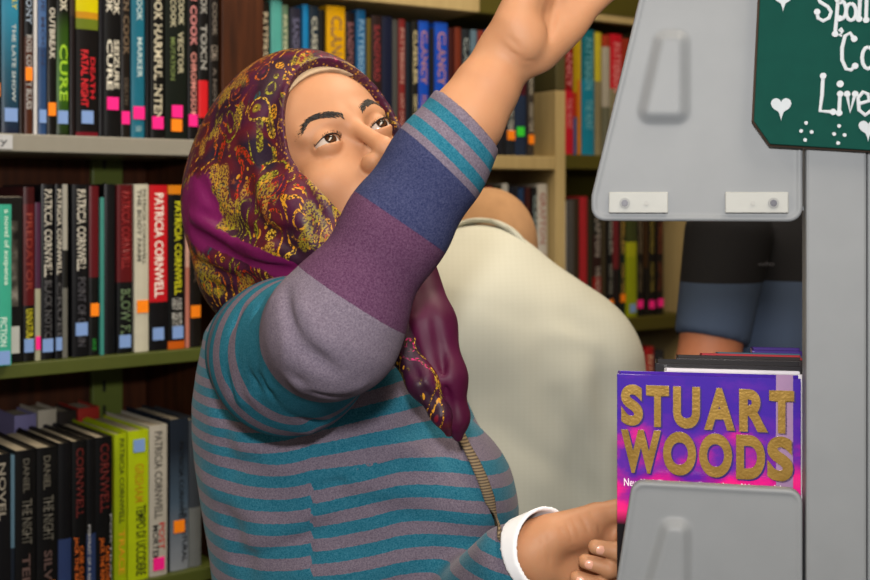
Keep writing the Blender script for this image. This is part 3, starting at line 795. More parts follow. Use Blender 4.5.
# ---------------------------------------------------------------- left bookcase
m_green = flat('#4a5220', .45, .4); m_grey = flat('#8d8a80', .45, .4); m_brown = N('brown_wood')
_g = m_brown.n('TexNoise', i_Vector=m_brown.obj((14, 14, 1.2)), i_Scale=5.0, i_Detail=5.0); m_brown = m_brown.set(m_brown.ramp(_g.outputs[0], [(.3, lin('#2c1408')), (.6, lin('#482410')), (.8, lin('#573016'))]), .5, .25)
A1 = (-.576, 1.6); B1 = (-.341, 1.79); y1 = math.atan2(B1[1] - A1[1], B1[0] - A1[0])
ZL = (1.5387, 1.2312, .905)
bc = tag(empty('bookcase', (-.576, 1.6, 0)), 'green metal bookcase of crime novels on the left, below grey top shelf', 'bookcase')
ML = Matrix.Rotation(y1, 4, 'Z')
ex0, ex1 = .28, .032
def lb(x0, x1, y0, y1_, z0, z1, mat, name, bev=.0015): return MB().box(x0, x1, y0, y1_, z0, z1, ML).build(name, mat, bc, bevel=bev)
LEN = (Vector(B1) - Vector(A1)).length
lb(-ex0, LEN + ex1, 0, .25, ZL[0] - .024, ZL[0], m_grey, 'shelf')['label'] = 'grey top shelf'
lb(-ex0, LEN + ex1, 0, .25, ZL[1] - .019, ZL[1], m_green, 'shelf')['label'] = 'olive green shelf'
lb(-ex0, LEN + ex1, 0, .25, ZL[2] - .019, ZL[2], m_green, 'shelf')['label'] = 'olive green shelf'
lb(-ex0, LEN + ex1, 0, .25, .30, .32, m_green, 'shelf'); lb(-ex0, LEN + ex1, 0, .25, .60, .62, m_green, 'shelf'); lb(-ex0, LEN + ex1, 0, .25, .06, .09, m_green, 'shelf')
lb(-ex0, LEN + ex1, 0, .25, 1.84, 1.865, m_grey, 'shelf')
lb(-ex0, LEN + ex1, .262, .28, 0, 2.1, m_brown, 'back_panel')
px0 = .235
lb(px0 - .0, px0 + .052, .250, .262, 0, 2.1, flat('#5f6b2c', .45, .4), 'upright')['label'] = 'green slotted post'
lb(-ex0 - .05, -ex0, .0, .262, 0, 2.1, m_green, 'upright')
for k in range(26):
    z = .9 + k * .04
    MB().box(px0 + .017, px0 + .022, .2485, .2515, z, z + .018, ML).build('slot', flat('#161a08'), [c for c in bc.children if c.name.startswith('upright')][0])
# shelf label with the end of its word
lab = lb(-.10, .016, -.0022, .0, ZL[0] - .021, ZL[0] - .002, flat('#b9bcc0', .5), 'shelf_label', 0)
Mi = Matrix.Translation((-.576, 1.6, 0))
def mfl(u, v_): return (ML @ Vector((-.060 + .069 * u, -.0024, ZL[0] - .018 + .012 * v_))), (ML.to_3x3() @ Vector((0, -1, 0)))
letters('label_lettering', 'Mystery', flat('#33363c', .5, .3, 0, 0), lab, mfl, .0, .0003)
# wood end column
en = MB().box(LEN + ex1 + .002, LEN + ex1 + .075, .01, .30, 0, 2.3, Matrix.Translation((-.576, 1.6, 0)) @ ML).build('end_panel', m_brown, None, bevel=.002)
tag(en, 'dark brown wooden end panel between the left and the middle bookcase', 'panel')
g1 = 'novels on the grey top shelf at left'; g2 = 'novels on the green middle shelf at left'; g3 = 'novels on the bottom shelf at left'
K = '#0c0c10'
T = [
 (-12, 4, .235, [(0, '#1a1210')], [('MICHAEL', '#8f8a80', .95, .5, .3, .75)], [('o', .245)], 'black book with an orange sticker, leftmost on the grey top shelf'),
 (4.5, 22, .238, [(0, '#1a2038'), (.35, '#22566e'), (.7, '#2f86a8'), (1, '#2a6a94')], [('THE LATE SHOW', '#b8c4c8', .62, .18, .58, .82), ('CONNELLY', '#c8c040', .97, .70, .6, .9)], [('b', .105)], 'blue and teal book with small white title beside the leftmost black book', {'rough': .34}),
 (23, 27.5, .236, [(0, '#20100c')], [], [], 'thin dark brown book between the teal book and the brown blues book'),
 (28, 36.5, .240, [(0, '#4a2414'), (.55, '#101318')], [('TESTIMONY', '#8f9fb4', .98, .62, .15, .9), ('ROSS COUNTY BLUES', '#a8a8a8', .56, .14, .2, .9)], [('o', .34)], 'black and brown book with pale grey lettering and a high orange sticker'),
 (37, 40.8, .243, [(0, '#d4d4d6'), (.84, '#d8d000')], [], [], 'thin white book with a yellow top on the grey top shelf'),
 (41.5, 50, .238, [(0, '#2c4a78'), (.5, '#4a6ca0')], [('BLUE MOON', '#202c50', .9, .4, .3, .8)], [('b', .105)], 'plain blue book beside the thin white and yellow one'),
 (50.8, 60, .236, [(0, '#0c0c0c')], [('TORN', '#d8d4c8', .98, .84, .2, .85), ('OUTBREAK', '#d0ccc0', .74, .44, .2, .85)], [('o', .15)], 'narrow black book with white lettering, left of the green Cure volume'),
 (60.6, 73, .238, [(0, '#1c2a10'), (.3, '#3a6a18'), (.62, '#2c4a14'), (.72, '#0e120c')], [('ROBIN COOK', '#e0dcc8', 1.1, .72, .25, .82), ('CURE', '#9ac828', .53, .20, .2, .9)], [('b', .105)], 'black and green book with large lime green title letters', {'rough': .34}),
 (73.6, 78.6, .236, [(0, '#1c1416'), (.7, '#3a2c24')], [], [], 'thin dark book between the green title and the yellow topped one'),
 (79.5, 102, .240, [(0, '#701020'), (.022, '#0d0a0c'), (.60, '#0d0a0c'), (.62, '#6a7a20'), (.68, '#c8901c'), (.72, '#d8cc00')], [('COOK', '#2c2810', .98, .84, .30, .52), ('ROBIN', '#2c2810', .98, .84, .58, .80), ('FATAL NIGHT', '#d81828', .50, .17, .20, .52), ('DEATH', '#c81828', .46, .22, .62, .84)], [('b', .11)], 'wide black book with yellow top and red lettering'),
 (103, 107.5, .240, [(0, '#16161c')], [], [], 'thin black book right of the yellow topped one'),
 (108, 125, .238, [(0, '#0b0b0e')], [('ROBIN COOK', '#e4e0d0', 1.2, .74, .12, .48), ('ROBIN COOK', '#e4e0d0', 1.2, .73, .54, .92), ('CURE', '#e4e0d0', .58, .28, .15, .48), ('SEIZURE', '#d8d4c4', .58, .29, .56, .9)], [('p', .20)], 'black book with thick white doubled lettering and a pink sticker'),
 (125.5, 135, .236, [(0, '#17110e')], [('ROBIN COOK', '#6e5c48', 1.0, .50, .2, .85), ('DEATH', '#4c4238', .36, .2, .3, .75)], [('p', .12)], 'dark brown book with faded brown lettering beside a teal one'),
 (135.6, 149, .241, [(0, '#1c6c86')], [('ROBIN COOK', '#b4ccd0', 1.05, .70, .35, .8), ('MARKER', '#b4ccd0', .60, .36, .4, .8), ('PUTNAM', '#9ac0c8', .07, .04, .25, .75)], [('p', .15)], 'bright teal book with pale lettering and a pink sticker'),
 (149.8, 153.6, .238, [(0, '#101218')], [], [], 'thin black book right of the bright teal one'),
 (154, 168, .240, [(0, '#0b0b0c')], [('ROBIN COOK HARMFUL INTENT', '#cfc8b0', 1.2, .06, .22, .82)], [('p', .095)], 'black book with one long cream title down its spine'),
 (168.8, 191, .240, [(0, '#0f1712')], [('ROBIN COOK', '#b8b498', 1.05, .68, .22, .46), ('ROBIN COOK', '#c8c4a8', 1.05, .70, .58, .84), ('MUTATION', '#6e8048', .62, .36, .22, .42), ('VECTOR', '#b8b498', .66, .40, .55, .82)], [('o', .085), ('p', .17)], 'wide blackish green book with cream lettering, orange and pink stickers'),
 (191.6, 202, .240, [(0, '#0f0b0d')], [('ROBIN COOK', '#d88c8c', 1.1, .58, .2, .85), ('CHROMOSOME', '#d89088', .54, .10, .25, .8)], [('p', .12)], 'black book with salmon pink lettering down its spine'),
 (202.5, 212.5, .240, [(0, '#0f0b0d'), (.14, '#d82028'), (.37, '#0e0e10')], [('COOK', '#a8a8a4', 1.0, .78, .2, .85), ('TOXIN', '#a8a8a4', .72, .44, .2, .85)], [('p', .05)], 'black book with grey lettering and a red block near its foot'),
 (213, 223, .238, [(0, '#14100f')], [('ROBIN COOK', '#7a726a', 1.1, .66, .3, .75), ('COMA', '#8a8076', .60, .50, .15, .85), ('A NOVEL', '#6e6660', .46, .16, .35, .7)], [('o', .075)], 'black book with dim grey lettering and an orange sticker at shelf end'),
]
row(A1, B1, ZL[0], T, g1)
PC = 'PATRICIA CORNWELL'
Mrow = [
 (26.5, 38, .236, [(0, '#0c0a0a'), (.32, '#5a1216'), (.9, '#3a0c10')], [('PREDATOR', '#7c2a20', .85, .40, .2, .8), ('UNNATURAL', '#c8c020', .30, .10, .2, .85)], [('b', .09)], 'black and dark red book with yellow letters at its foot'),
 (38.6, 44.5, .215, [(0, '#a8a890'), (.45, '#4a2440')], [], [('p', .11)], 'short pale green and purple book with a pink sticker'),
 (45.2, 58, .240, [(0, '#0b0b10')], [(PC, '#c4c0b4', .97, .47, .22, .86), ('BLACK NOTICE', '#4c4c50', .45, .10, .25, .85)], [('b', .08)], 'first black book with tall white author lettering on the green shelf'),
 (58.5, 66, .240, [(0, '#0e0e12')], [(PC, '#c0bcb0', .97, .48, .2, .86), ('CRUEL', '#48484c', .44, .1, .25, .85)], [('b', .085)], 'narrower black book with white author lettering, beside a grey and white spine'),
 (66.4, 72, .240, [(0, '#6e6e68'), (.4, '#1c1c1a'), (.62, '#a8a69c')], [], [], 'thin grey and off-white spine on the green shelf'),
 (76, 93, .240, [(0, '#0b0b10')], [(PC, '#c8c4b8', .97, .50, .25, .80), ('POINT OF ORIGIN', '#42424a', .46, .06, .3, .8)], [('b', .16)], 'third black book with tall white author lettering, wide dark spine'),
 (93.6, 103.5, .238, [(0, '#0c0c0c'), (.46, '#5c0f18')], [('CAUSE', '#208a30', .10, .02, .3, .7)], [('o', .27)], 'dark red and black book with an orange sticker on the green shelf'),
 (104, 108, .222, [(0, '#3f8f86')], [], [], 'thin teal spine in front of the green post'),
 (108.8, 120, .241, [(0, '#0c0e12')], [], [], 'plain black book without lettering on the green shelf'),
 (121, 137, .240, [(0, '#0a0c0e'), (.42, '#5a0e14')], [(PC, '#8a1c20', .96, .50, .25, .8), ('BLOW FLY', '#5a7050', .38, .06, .2, .85)], [('b', .07)], 'black and dark red book with faded green title letters'),
 (138, 152.6, .241, [(0, '#c9c6b4')], [('PATRICIA CORNWELL', '#55564e', .97, .52, .52, .78), ('THE BODY FARM', '#3c3c38', .97, .54, .16, .44), ('SCRIBNER', '#555', .075, .045, .3, .7)] if False else [('PATRICIA CORNWELL', '#55564e', .97, .52, .52, .78), ('THE BODY FARM', '#3c3c38', .97, .54, .16, .44)], [('o', .27)], 'off-white book with dark lettering on the green shelf'),
 (153.2, 171.5, .240, [(0, '#0d0c10'), (.29, '#c41420')], [(PC, '#f0e8e0', .95, .32, .25, .75)], [('b', .10)], 'bright red book with white author lettering on the green shelf'),
 (172, 189, .240, [(0, '#c85c10'), (.045, '#0a0a0c'), (.945, '#d88010')], [(PC, '#c8c818', .90, .33, .35, .78), ('CAUSE OF', '#b8b8b4', .31, .24, .2, .8), ('DEATH', '#b8b8b4', .22, .14, .2, .8)], [('b', .10)], 'black book with yellow lettering and orange ends on the green shelf'),
 (189.8, 194, .238, [(0, '#c07868'), (.5, '#e0b0a0')], [], [], 'thin pale pink spine right of the black and yellow book'),
 (194.5, 206, .240, [(0, '#14100e')], [('SCARPETTA', '#5a4a40', .9, .4, .3, .75)], [('o', .22)], 'dark brown book with an orange sticker at the end of the green shelf'),
]
row(A1, B1, ZL[1], Mrow, g2)
# two books displayed cover-out at the left end of the middle shelf
yaw1 = y1; nv1 = Vector((-math.sin(y1), math.cos(y1), 0))
p = on_line(A1, B1, 13) + nv1 * .006; p.z = ZL[1] + .001
fb = tag(empty('framed_cover_book', p, y1 + .04), 'black book facing forward with a photograph and a white label', 'book', g2)
MB().box(-.040, .017, .004, .028, 0, .222).build('cover', flat('#0d0d10', .3), fb, bevel=.001)
MB().box(-.038, .014, .006, .026, .2215, .2225).build('page_block', m_pages, fb)
n = N('photo_print'); m_ph = n.set(n.ramp(n.noise(n.obj(), 38, 4), [(.35, lin('#0c0c0e')), (.5, lin('#4a4640')), (.62, lin('#8f8a82')), (.7, lin('#16161a'))]), .3)
MB().box(-.036, .010, .0025, .004, .075, .190).build('cover_photo', m_ph, fb)
MB().box(-.030, .012, .0020, .004, .012, .048).build('cover_label', flat('#b9bcb8', .6), fb)
p = on_line(A1, B1, -1) - nv1 * .015; p.z = ZL[1] + .001
book('mint green book with small pale lettering, leftmost on the green shelf', g2, p, y1, .022, .212, .012, [(0, '#3fae94')], [('a novel of suspense', '#c8e8d8', .97, .5, .45, .85), ('FICTION', '#d0e8e0', .3, .12, .3, .7)], [('b', .05)])
Brow = [
 (-16, 2.5, .214, [(0, '#101014')], [('NOVEL', '#8a8478', .95, .6, .3, .7)], [], 'black book cut by the picture edge, leftmost on the bottom shelf', {'in': -.045}),
 (3, 7.5, .210, [(0, '#1c2430'), (.42, '#5c7c90')], [], [], 'thin slate blue book on the bottom shelf', {'in': -.040}),
 (8, 29, .214, [(0, '#0b0b0d')], [('DANIEL', '#57544c', .95, .74, .36, .66), ('THE NIGHT', '#57544c', .70, .42, .3, .8), ('TELL', '#5c4844', .36, .10, .32, .7)], [], 'black book with stacked grey lettering, second from left of the bottom row', {'in': -.040}),
 (29.6, 51, .214, [(0, '#0b0b0d')], [('DANIEL', '#5c584e', .95, .74, .30, .62), ('THE NIGHT', '#57544c', .70, .42, .28, .78), ('SILVA', '#5c4844', .36, .10, .32, .7)], [('b', .09), ('o', .12)], 'black book with grey lettering and low orange and blue stickers', {'in': -.038}),
 (51.6, 65, .216, [(0, '#2c3c68'), (.40, '#0c0c10')], [], [], 'black and deep blue book without lettering on the bottom shelf', {'in': -.036}),
 (65.6, 80, .216, [(0, '#0a0a0c')], [('CORNWELL', '#5c1a18', .96, .52, .25, .8), ('JACK THE RIPPER', '#c8601c', .40, -.1, .1, .42), ('CASE CLOSED', '#c8601c', .34, -.1, .5, .8)], [], 'black book with maroon and orange lettering on the bottom shelf', {'in': -.034}),
 (80.6, 90, .216, [(0, '#2a3a64'), (.40, '#0b0b0e')], [('PORTRAIT OF A KILLER', '#b0b0b0', .46, -.1, .1, .38)], [], 'narrow black book with a blue foot and small white lettering', {'in': -.032}),
 (90.6, 107.5, .216, [(0, '#0a0a0c')], [('CORNWELL', '#5c1a18', .96, .52, .25, .8), ('JACK THE RIPPER', '#c8601c', .36, -.1, .2, .5), ('CASE CLOSED', '#c8601c', .30, -.1, .58, .84), ('PORTRAIT', '#b0b0b0', .5, -.05, .86, .97)], [], 'second black book with orange lettering, right before the lime books', {'in': -.030}),
 (108, 116.5, .205, [(0, '#3a5a30'), (.3, '#8a8478'), (.55, '#a03c2c'), (.8, '#5a1c1c')], [('PHOTO', '#d8d8d0', .4, .1, .2, .5)], [('p', .14)], 'narrow book with a red and grey picture spine beside the lime book'),
 (117, 130, .212, [(0, '#a8bc0c')], [(PC, '#3c4410', .97, .40, .35, .75), ('TRACE', '#d8a020', .36, .06, .3, .8)], [], 'lime green book with dark author lettering down its spine', {'in': -.004}),
 (130.5, 151.5, .214, [(0, '#b4c810')], [('GRISHAM', '#b09010', .78, .52, .3, .75), ('TEMPO DI UCCIDERE', '#2c3408', .50, -.15, .35, .85)], [('b', .90)], 'wider lime yellow book with gold and black lettering', {'in': -.006}),
 (152, 170, .218, [(0, '#b9b4a8')], [(PC, '#55524c', .96, .38, .25, .70), ('POST', '#c02c24', .35, .17, .50, .85), ('MORTEM', '#1c1c1c', .34, .10, .15, .48)], [('p', .08)], 'pale grey book with dark author lettering and red word at its foot', {'in': -.004}),
 (170.5, 174, .215, [(0, '#1a1a1c')], [], [], 'thin black book between the pale grey and silver blue books'),
 (174.5, 193, .222, [(0, '#8a9098'), (.45, '#46586a'), (.8, '#1c2430')], [(PC, '#0c1016', .85, .30, .45, .72), ('UNNATURAL', '#1a1c20', .40, .05, .62, .9)], [('o', .29)], 'silver blue book with black lettering and an orange sticker', {'rough': .34}),
 (193.5, 206, .218, [(0, '#6c7070'), (.4, '#3a4048')], [], [], 'grey book beside the woman\'s back at the end of the bottom shelf'),
]
row(A1, B1, ZL[2], Brow, g3)
# books lying behind that row
i = 0
for x0, x1, h, c, lbl in ((58, 82, .234, '#7f7aa8', 'lilac book standing behind the front row, leftmost of the back row'), (83, 103, .238, '#b8b0a0', 'cream book standing in the back row of the bottom shelf'), (104, 124, .232, '#2a2422', 'dark book standing in the back row of the bottom shelf'), (125, 148, .234, '#a02c24', 'red book in the back row of the bottom shelf')):
    p0 = on_line(A1, B1, x0); p1 = on_line(A1, B1, x1); p = (p0 + p1) / 2 + nv1 * .168; p.z = ZL[2] + .001
    book(lbl, g3, p, y1, (p1 - p0).length * .96, h - .008, .075, [(0, c)])

# ---------------------------------------------------------------- middle and far bookcases
m_cream = N('pale_wood'); _g = m_cream.n('TexNoise', i_Vector=m_cream.obj((12, 12, 1.0)), i_Scale=6.0, i_Detail=4.0); m_cream = m_cream.set(m_cream.mix(_g.outputs[0], lin('#a08a5c'), lin('#bda878')), .5, .3)
m_olive = flat('#4a4412', .5, .3)
A2 = (-.310, 2.03); B2 = (.236, 2.37); y2 = math.atan2(B2[1] - A2[1], B2[0] - A2[0]); L2 = (Vector(B2) - Vector(A2)).length
def case(name, A, yaw, L, shelves, label, m1, dep=.24, top=1.92, side_l=True, side_r=True, back=None, th=.026):
    t = tag(empty(name, (A[0], A[1], 0), yaw), label, 'bookcase')
    for z in shelves: MB().box(0, L, 0, dep, z - th, z).build('shelf', m1, t, bevel=.002)
    if side_l: MB().box(-.022, 0, -.002, dep + .01, 0, top).build('side_panel', m1, t, bevel=.002)
    if side_r: MB().box(L, L + .024, -.002, dep + .01, 0, top).build('side_panel', m1, t, bevel=.002)
    MB().box(0, L, dep, dep + .01, 0, top).build('back_panel', back or m1, t)
    return t
case('bookcase', A2, y2, L2, (1.535, 1.235, .92, .60, .30, .10), 'pale wooden bookcase behind the woman and the man in cream', m_cream, top=1.80, back=flat('#2a2418'), side_r=False)
_mc2 = [o for o in bpy.data.objects if o.get('label', '').startswith('pale wooden bookcase behind')][0]
MB().box(L2, L2 + .024, -.002, .25, 0, 1.665).build('side_panel', m_cream, _mc2, bevel=.002)
MB().box(L2, L2 + .024, -.002, .25, 1.666, 1.80).build('side_panel', flat('#4a4426'), _mc2, bevel=.002)
# its open top board sits just over the books
_xt = (on_line(A2, B2, 478) - Vector((A2[0], A2[1], 0))).length
MB().box(_xt + .001, L2 + .024, .0, .25, 1.802, 1.90).build('beam', m_olive, _mc2, bevel=.002)
tp = MB().box(-.022, _xt, -.006, .25, 1.802, 1.835).build('top_board', m_cream, [o for o in bpy.data.objects if o.get('label', '').startswith('pale wooden bookcase')][0], bevel=.002)
LBW = ['white', 'cream', 'gold', 'pale blue']
def rnd_row(A, B, z, spec, group, place, dep=.16, h0=.24):
    data = []
    for q in spec:
        x0, x1, h, zones, tcol, st, label = q
        tx = [(random.choice(('CLANCY', 'SANDFORD', 'PATTERSON', 'GRAFTON', 'CUSSLER')), tcol, .93, .52, .22, .82), (random.choice(('THE HUNT', 'NIGHT SHIFT', 'LAST CALL', 'HIGH TIDE')), tcol, .44, .20, .25, .8)] if tcol else []
        data.append((x0, x1, h, zones if isinstance(zones, list) else [(0, zones)], tx, st, label + ', ' + place))
    return row(A, B, z, data, group, dep=dep)
rnd_row(A2, B2, 1.535, [
 (263, 273, .252, '#1c1812', '#c8bca0', [], 'black book with cream lettering'),
 (273.6, 285, .256, [(0, '#3a9088'), (.5, '#58b0a8')], None, [], 'turquoise book'),
 (285.6, 292, .250, '#6c8a70', '#c8c8a8', [], 'grey green book with cream lettering'),
 (293, 304, .246, '#2a2a3c', '#6a6a8a', [], 'dark violet book with dim lettering'),
 (306, 312, .254, '#1484c4', None, [], 'bright blue thin book'),
 (312.6, 322, .252, '#1c2c3c', '#c0c0b0', [], 'navy book with stacked white lettering'),
 (322.8, 329, .248, '#14120f', None, [], 'plain black book left of the yellow one'),
 (329.6, 348.5, .256, '#e0a800', '#7a5a40', [], 'bright yellow book with a brown panel'),
 (349, 359, .248, '#1a1216', '#8a5a60', [], 'black book right of the yellow one'),
 (360, 369.5, .254, '#135c90', '#8ab0d0', [], 'medium blue book with pale lettering'),
 (370, 374, .24, '#6a5a20', None, [], 'thin mustard book'),
 (374.6, 385, .246, '#2c1c1c', '#8a2c34', [], 'black book with red lettering under the white line'),
 (385.5, 396, .246, '#141a34', None, [], 'plain navy book'),
 (396.5, 402, .242, '#4a4a48', None, [], 'thin grey book'),
 (402.4, 409, .244, '#7a2424', '#b08a80', [], 'thin red book'),
 (409.6, 414.5, .240, '#14202c', None, [], 'thin blackish blue book'),
 (415, 422, .242, '#1a1a18', '#c8bc90', [], 'black book with tall cream lettering'),
 (422.6, 433, .244, [(0, '#102c9a'), (.2, '#0f48b8'), (.9, '#1850c0')], '#b07a68', [], 'first royal blue book with copper lettering'),
 (433.6, 438, .232, '#1a1a20', None, [], 'thin black book between the royal blue pair'),
 (438.6, 452, .244, [(0, '#102c9a'), (.2, '#0f48b8'), (.9, '#1850c0')], '#b07a68', [], 'second royal blue book with copper lettering'),
 (452.6, 458, .236, '#3a1414', None, [], 'thin maroon book'),
 (458.6, 465, .238, '#6e2c1a', None, [], 'thin rust brown book'),
 (465.6, 474, .236, '#20242a', '#9aa', [], 'charcoal book with grey lettering') if False else (465.6, 474, .236, '#20242a', '#909a9a', [], 'charcoal book with grey lettering'),
 (474.6, 481, .236, '#5c7484', None, [], 'slate blue thin book'),
 (481.6, 488, .236, '#7a2c20', None, [], 'brick red thin book'),
 (488.6, 500, .238, '#2a4a78', '#a0b0c0', [], 'steel blue book beside the wrist'),
 (500.6, 509, .236, '#1a1c24', None, [], 'black book right of the wrist'),
 (509.6, 519, .232, '#20242c', '#c0c0b8', [('o', .17)], 'black book with a low orange sticker'),
 (519.6, 531, .236, [(0, '#22304a'), (.5, '#4a1420'), (.8, '#1a2430')], None, [('g', .20)], 'navy and maroon book with a bright green sticker'),
 (531.6, 538, .232, '#3a3430', '#b0a898', [('o', .14)], 'brown book at the right end'),
], 'novels on the upper pale wood shelf', 'on the upper pale wood shelf', h0=.25)
rnd_row(A2, B2, 1.235, [
 (478, 490, .238, '#2a2420', '#a09a80', [], 'brown book with tan lettering'),
 (490.6, 497, .240, '#8a2024', None, [], 'thin dark red book by the man\'s head'),
 (497.6, 506, .243, '#24281c', '#b0b0a8', [], 'blackish olive book with grey lettering'),
 (506.6, 513, .246, '#b8b8b4', None, [], 'thin pale grey book'),
 (513.6, 522, .240, '#181c28', None, [], 'ink blue book'),
 (522.6, 529, .238, '#20385c', None, [], 'narrow blue book'),
 (529.6, 535, .240, '#3a1818', None, [], 'narrow maroon book'),
 (535.6, 541, .240, '#15161a', '#90a0a0', [], 'narrow black book'),
 (541.6, 552, .246, '#bdb8ae', '#8a4a40', [], 'off-white book with reddish lettering at the right end'),
], 'novels on the lower pale wood shelf', 'on the lower pale wood shelf')
A3 = (.262, 2.50); B3 = (.570, 2.72); y3 = math.atan2(B3[1] - A3[1], B3[0] - A3[0]); L3 = (Vector(B3) - Vector(A3)).length
c3 = case('bookcase', A3, y3, L3, (1.545, 1.195, .86, .55, .25), 'olive metal bookcase with bright red and yellow books, farthest back', m_olive, top=2.1, side_r=False, th=.03)
MB().box(L3, L3 + .026, -.004, .25, 0, 2.1).build('side_panel', m_cream, c3, bevel=.002)['label'] = 'pale wooden side board'
MB().box(0, L3, -.002, .02, 1.830, 1.845).build('shelf', m_cream, c3); MB().box(0, L3, -.004, .24, 1.845, 1.90).build('shelf', m_olive, c3)
rnd_row(A3, B3, 1.545, [
 (563.4, 568, .235, [(0, '#b0b4b8'), (.4, '#a8a498'), (.8, '#5a5040')], None, [('p', .12)], 'silver grey book with a pink sticker'),
 (568.6, 578, .268, [(0, '#c81830'), (.5, '#8a0c14'), (.85, '#d01a28')], '#d08080', [], 'glossy red book with faded lettering'),
 (578.6, 582, .262, [(0, '#3a5a90'), (.3, '#b83a10'), (.5, '#b89a10')], None, [], 'thin yellow and orange book'),
 (582.4, 586, .262, [(0, '#d08018'), (.6, '#c8a818')], None, [], 'thin amber book'),
 (586.6, 599, .266, [(0, '#1484a4'), (.6, '#0f6c7c')], '#6cb0c0', [], 'tall turquoise book'),
 (599.6, 606, .262, [(0, '#8a8060'), (.6, '#c8b830')], None, [], 'thin yellow and tan book'),
 (606.6, 614, .258, [(0, '#6a6a58'), (.4, '#b0aa9c'), (.9, '#a83820')], None, [], 'pale grey book with a red top'),
 (614.6, 626, .262, [(0, '#8a8468'), (.55, '#c81428')], '#e09090', [], 'wide red book beside the grey cart panel'),
 (626.6, 636, .255, '#96301c', None, [], 'rust red book'), (636.6, 646, .25, '#2a3a4a', None, [], 'blue black book'), (646.6, 655, .25, '#605838', None, [], 'khaki book'),
], 'books on the far upper shelf', 'on the far olive shelf')
rnd_row(A3, B3, 1.195, [
 (563.4, 571, .252, '#d0ccc8', '#a0a0a0', [], 'white book with grey lettering'),
 (571.6, 578, .255, '#4a4846', None, [], 'dark grey book'),
 (578.6, 584, .258, '#34281c', None, [], 'dark brown book'),
 (584.6, 592, .262, '#a02028', None, [], 'crimson book'),
 (592.6, 597, .258, '#2a281c', None, [], 'thin olive black book'),
 (597.6, 606, .258, [(0, '#8a1414'), (.35, '#2a1414'), (.7, '#1a1c18')], '#a09890', [], 'black book with a red foot'),
 (606.6, 611, .255, '#3c3424', None, [], 'thin dark tan book'),
 (611.6, 617, .262, '#101014', '#909088', [('o', .12)], 'black book with a low orange sticker'),
 (617.6, 624, .262, [(0, '#1c1418'), (.4, '#6a1c24')], None, [], 'black book with a wine red top'),
 (624.6, 630, .262, '#14201c', '#b08c3c', [('o', .16)], 'black book with gold lettering'),
 (630.6, 641, .262, [(0, '#94a010'), (.5, '#a8ac18'), (.62, '#3c4420')], None, [('b', .07)], 'lime yellow book'),
 (641.6, 648, .262, '#0e0e10', '#7a6a50', [('p', .10)], 'black book with a pink sticker, first of two'),
 (648.6, 653, .262, [(0, '#141010'), (.4, '#3a2410')], None, [], 'narrow brown black book'),
 (653.6, 660, .262, '#0e0e10', '#8a7a30', [('p', .09)], 'black book with a pink sticker, second of two'),
 (660.6, 668, .262, '#151010', '#7a3a20', [('p', .10)], 'black book at the right end'),
], 'books on the far lower shelf', 'on the far lower shelf')
rnd_row(A3, B3, .86, [
 (622, 632, .255, '#7a1c18', None, [], 'dark red book'), (632.6, 642, .262, '#b02020', '#d0a0a0', [], 'red book with pale lettering'), (642.6, 649, .25, '#3a4a3c', None, [], 'grey green book'),
 (649.6, 658, .265, '#a41c20', '#e0c0a0', [], 'bright red book'), (658.6, 668, .255, '#2a2a30', '#a0a0a0', [], 'charcoal book'),
], 'books on the farthest bottom shelf', 'on the farthest bottom shelf')

# ================================================================== BOOK CART
psi = math.radians(11); cr_ = Vector((math.cos(psi), -math.sin(psi), 0)); cn_ = Vector((math.sin(psi), math.cos(psi), 0)); Q0 = P(804, 200, .94); Q0.z = 0
def cp(x, y, off=0.0):
    """point on the cart's end plane (moved back by off) seen at a photo pixel, in cart coordinates (right, back, up)"""
    r = Vector(((x - 435) / F, 1, -(y - 200) / F)); o = Q0 + cn_ * off; t = o.dot(cn_) / Vector((r.x, r.y, 0)).dot(cn_)
    w_ = Vector((r.x * t, t, CAMZ + r.z * t)); return Vector(((w_ - Q0).dot(cr_), off, w_.z))
cart = tag(empty('book_cart', Q0, -psi), 'light grey metal book cart with rounded end panels at the right', 'cart')
n = N('grey_enamel'); m_cart = n.set(n.mix(n.noise(n.obj(), 30, 3), lin('#7b7f83'), lin('#83878b')), .5, .25); n.bump(n.noise(n.obj(), 600, 2), .05, .0004)
def poly_sdf(U, W, pts):
    d = np.full(U.shape, 1e9); s = np.ones(U.shape, bool) ; ins = np.zeros(U.shape, bool); m = len(pts)
    for i in range(m):
        a = pts[i]; b = pts[(i + 1) % m]; e = (b[0] - a[0], b[1] - a[1]); w0 = U - a[0]; w1 = W - a[1]
        t = np.clip((w0 * e[0] + w1 * e[1]) / (e[0] ** 2 + e[1] ** 2), 0, 1); d = np.minimum(d, (w0 - e[0] * t) ** 2 + (w1 - e[1] * t) ** 2)
        c = ((a[1] > W) != (b[1] > W)) & (U < (b[0] - a[0]) * (W - a[1]) / ((b[1] - a[1]) or 1e-9) + a[0]); ins ^= c
    return np.sqrt(d) * np.where(ins, -1, 1)
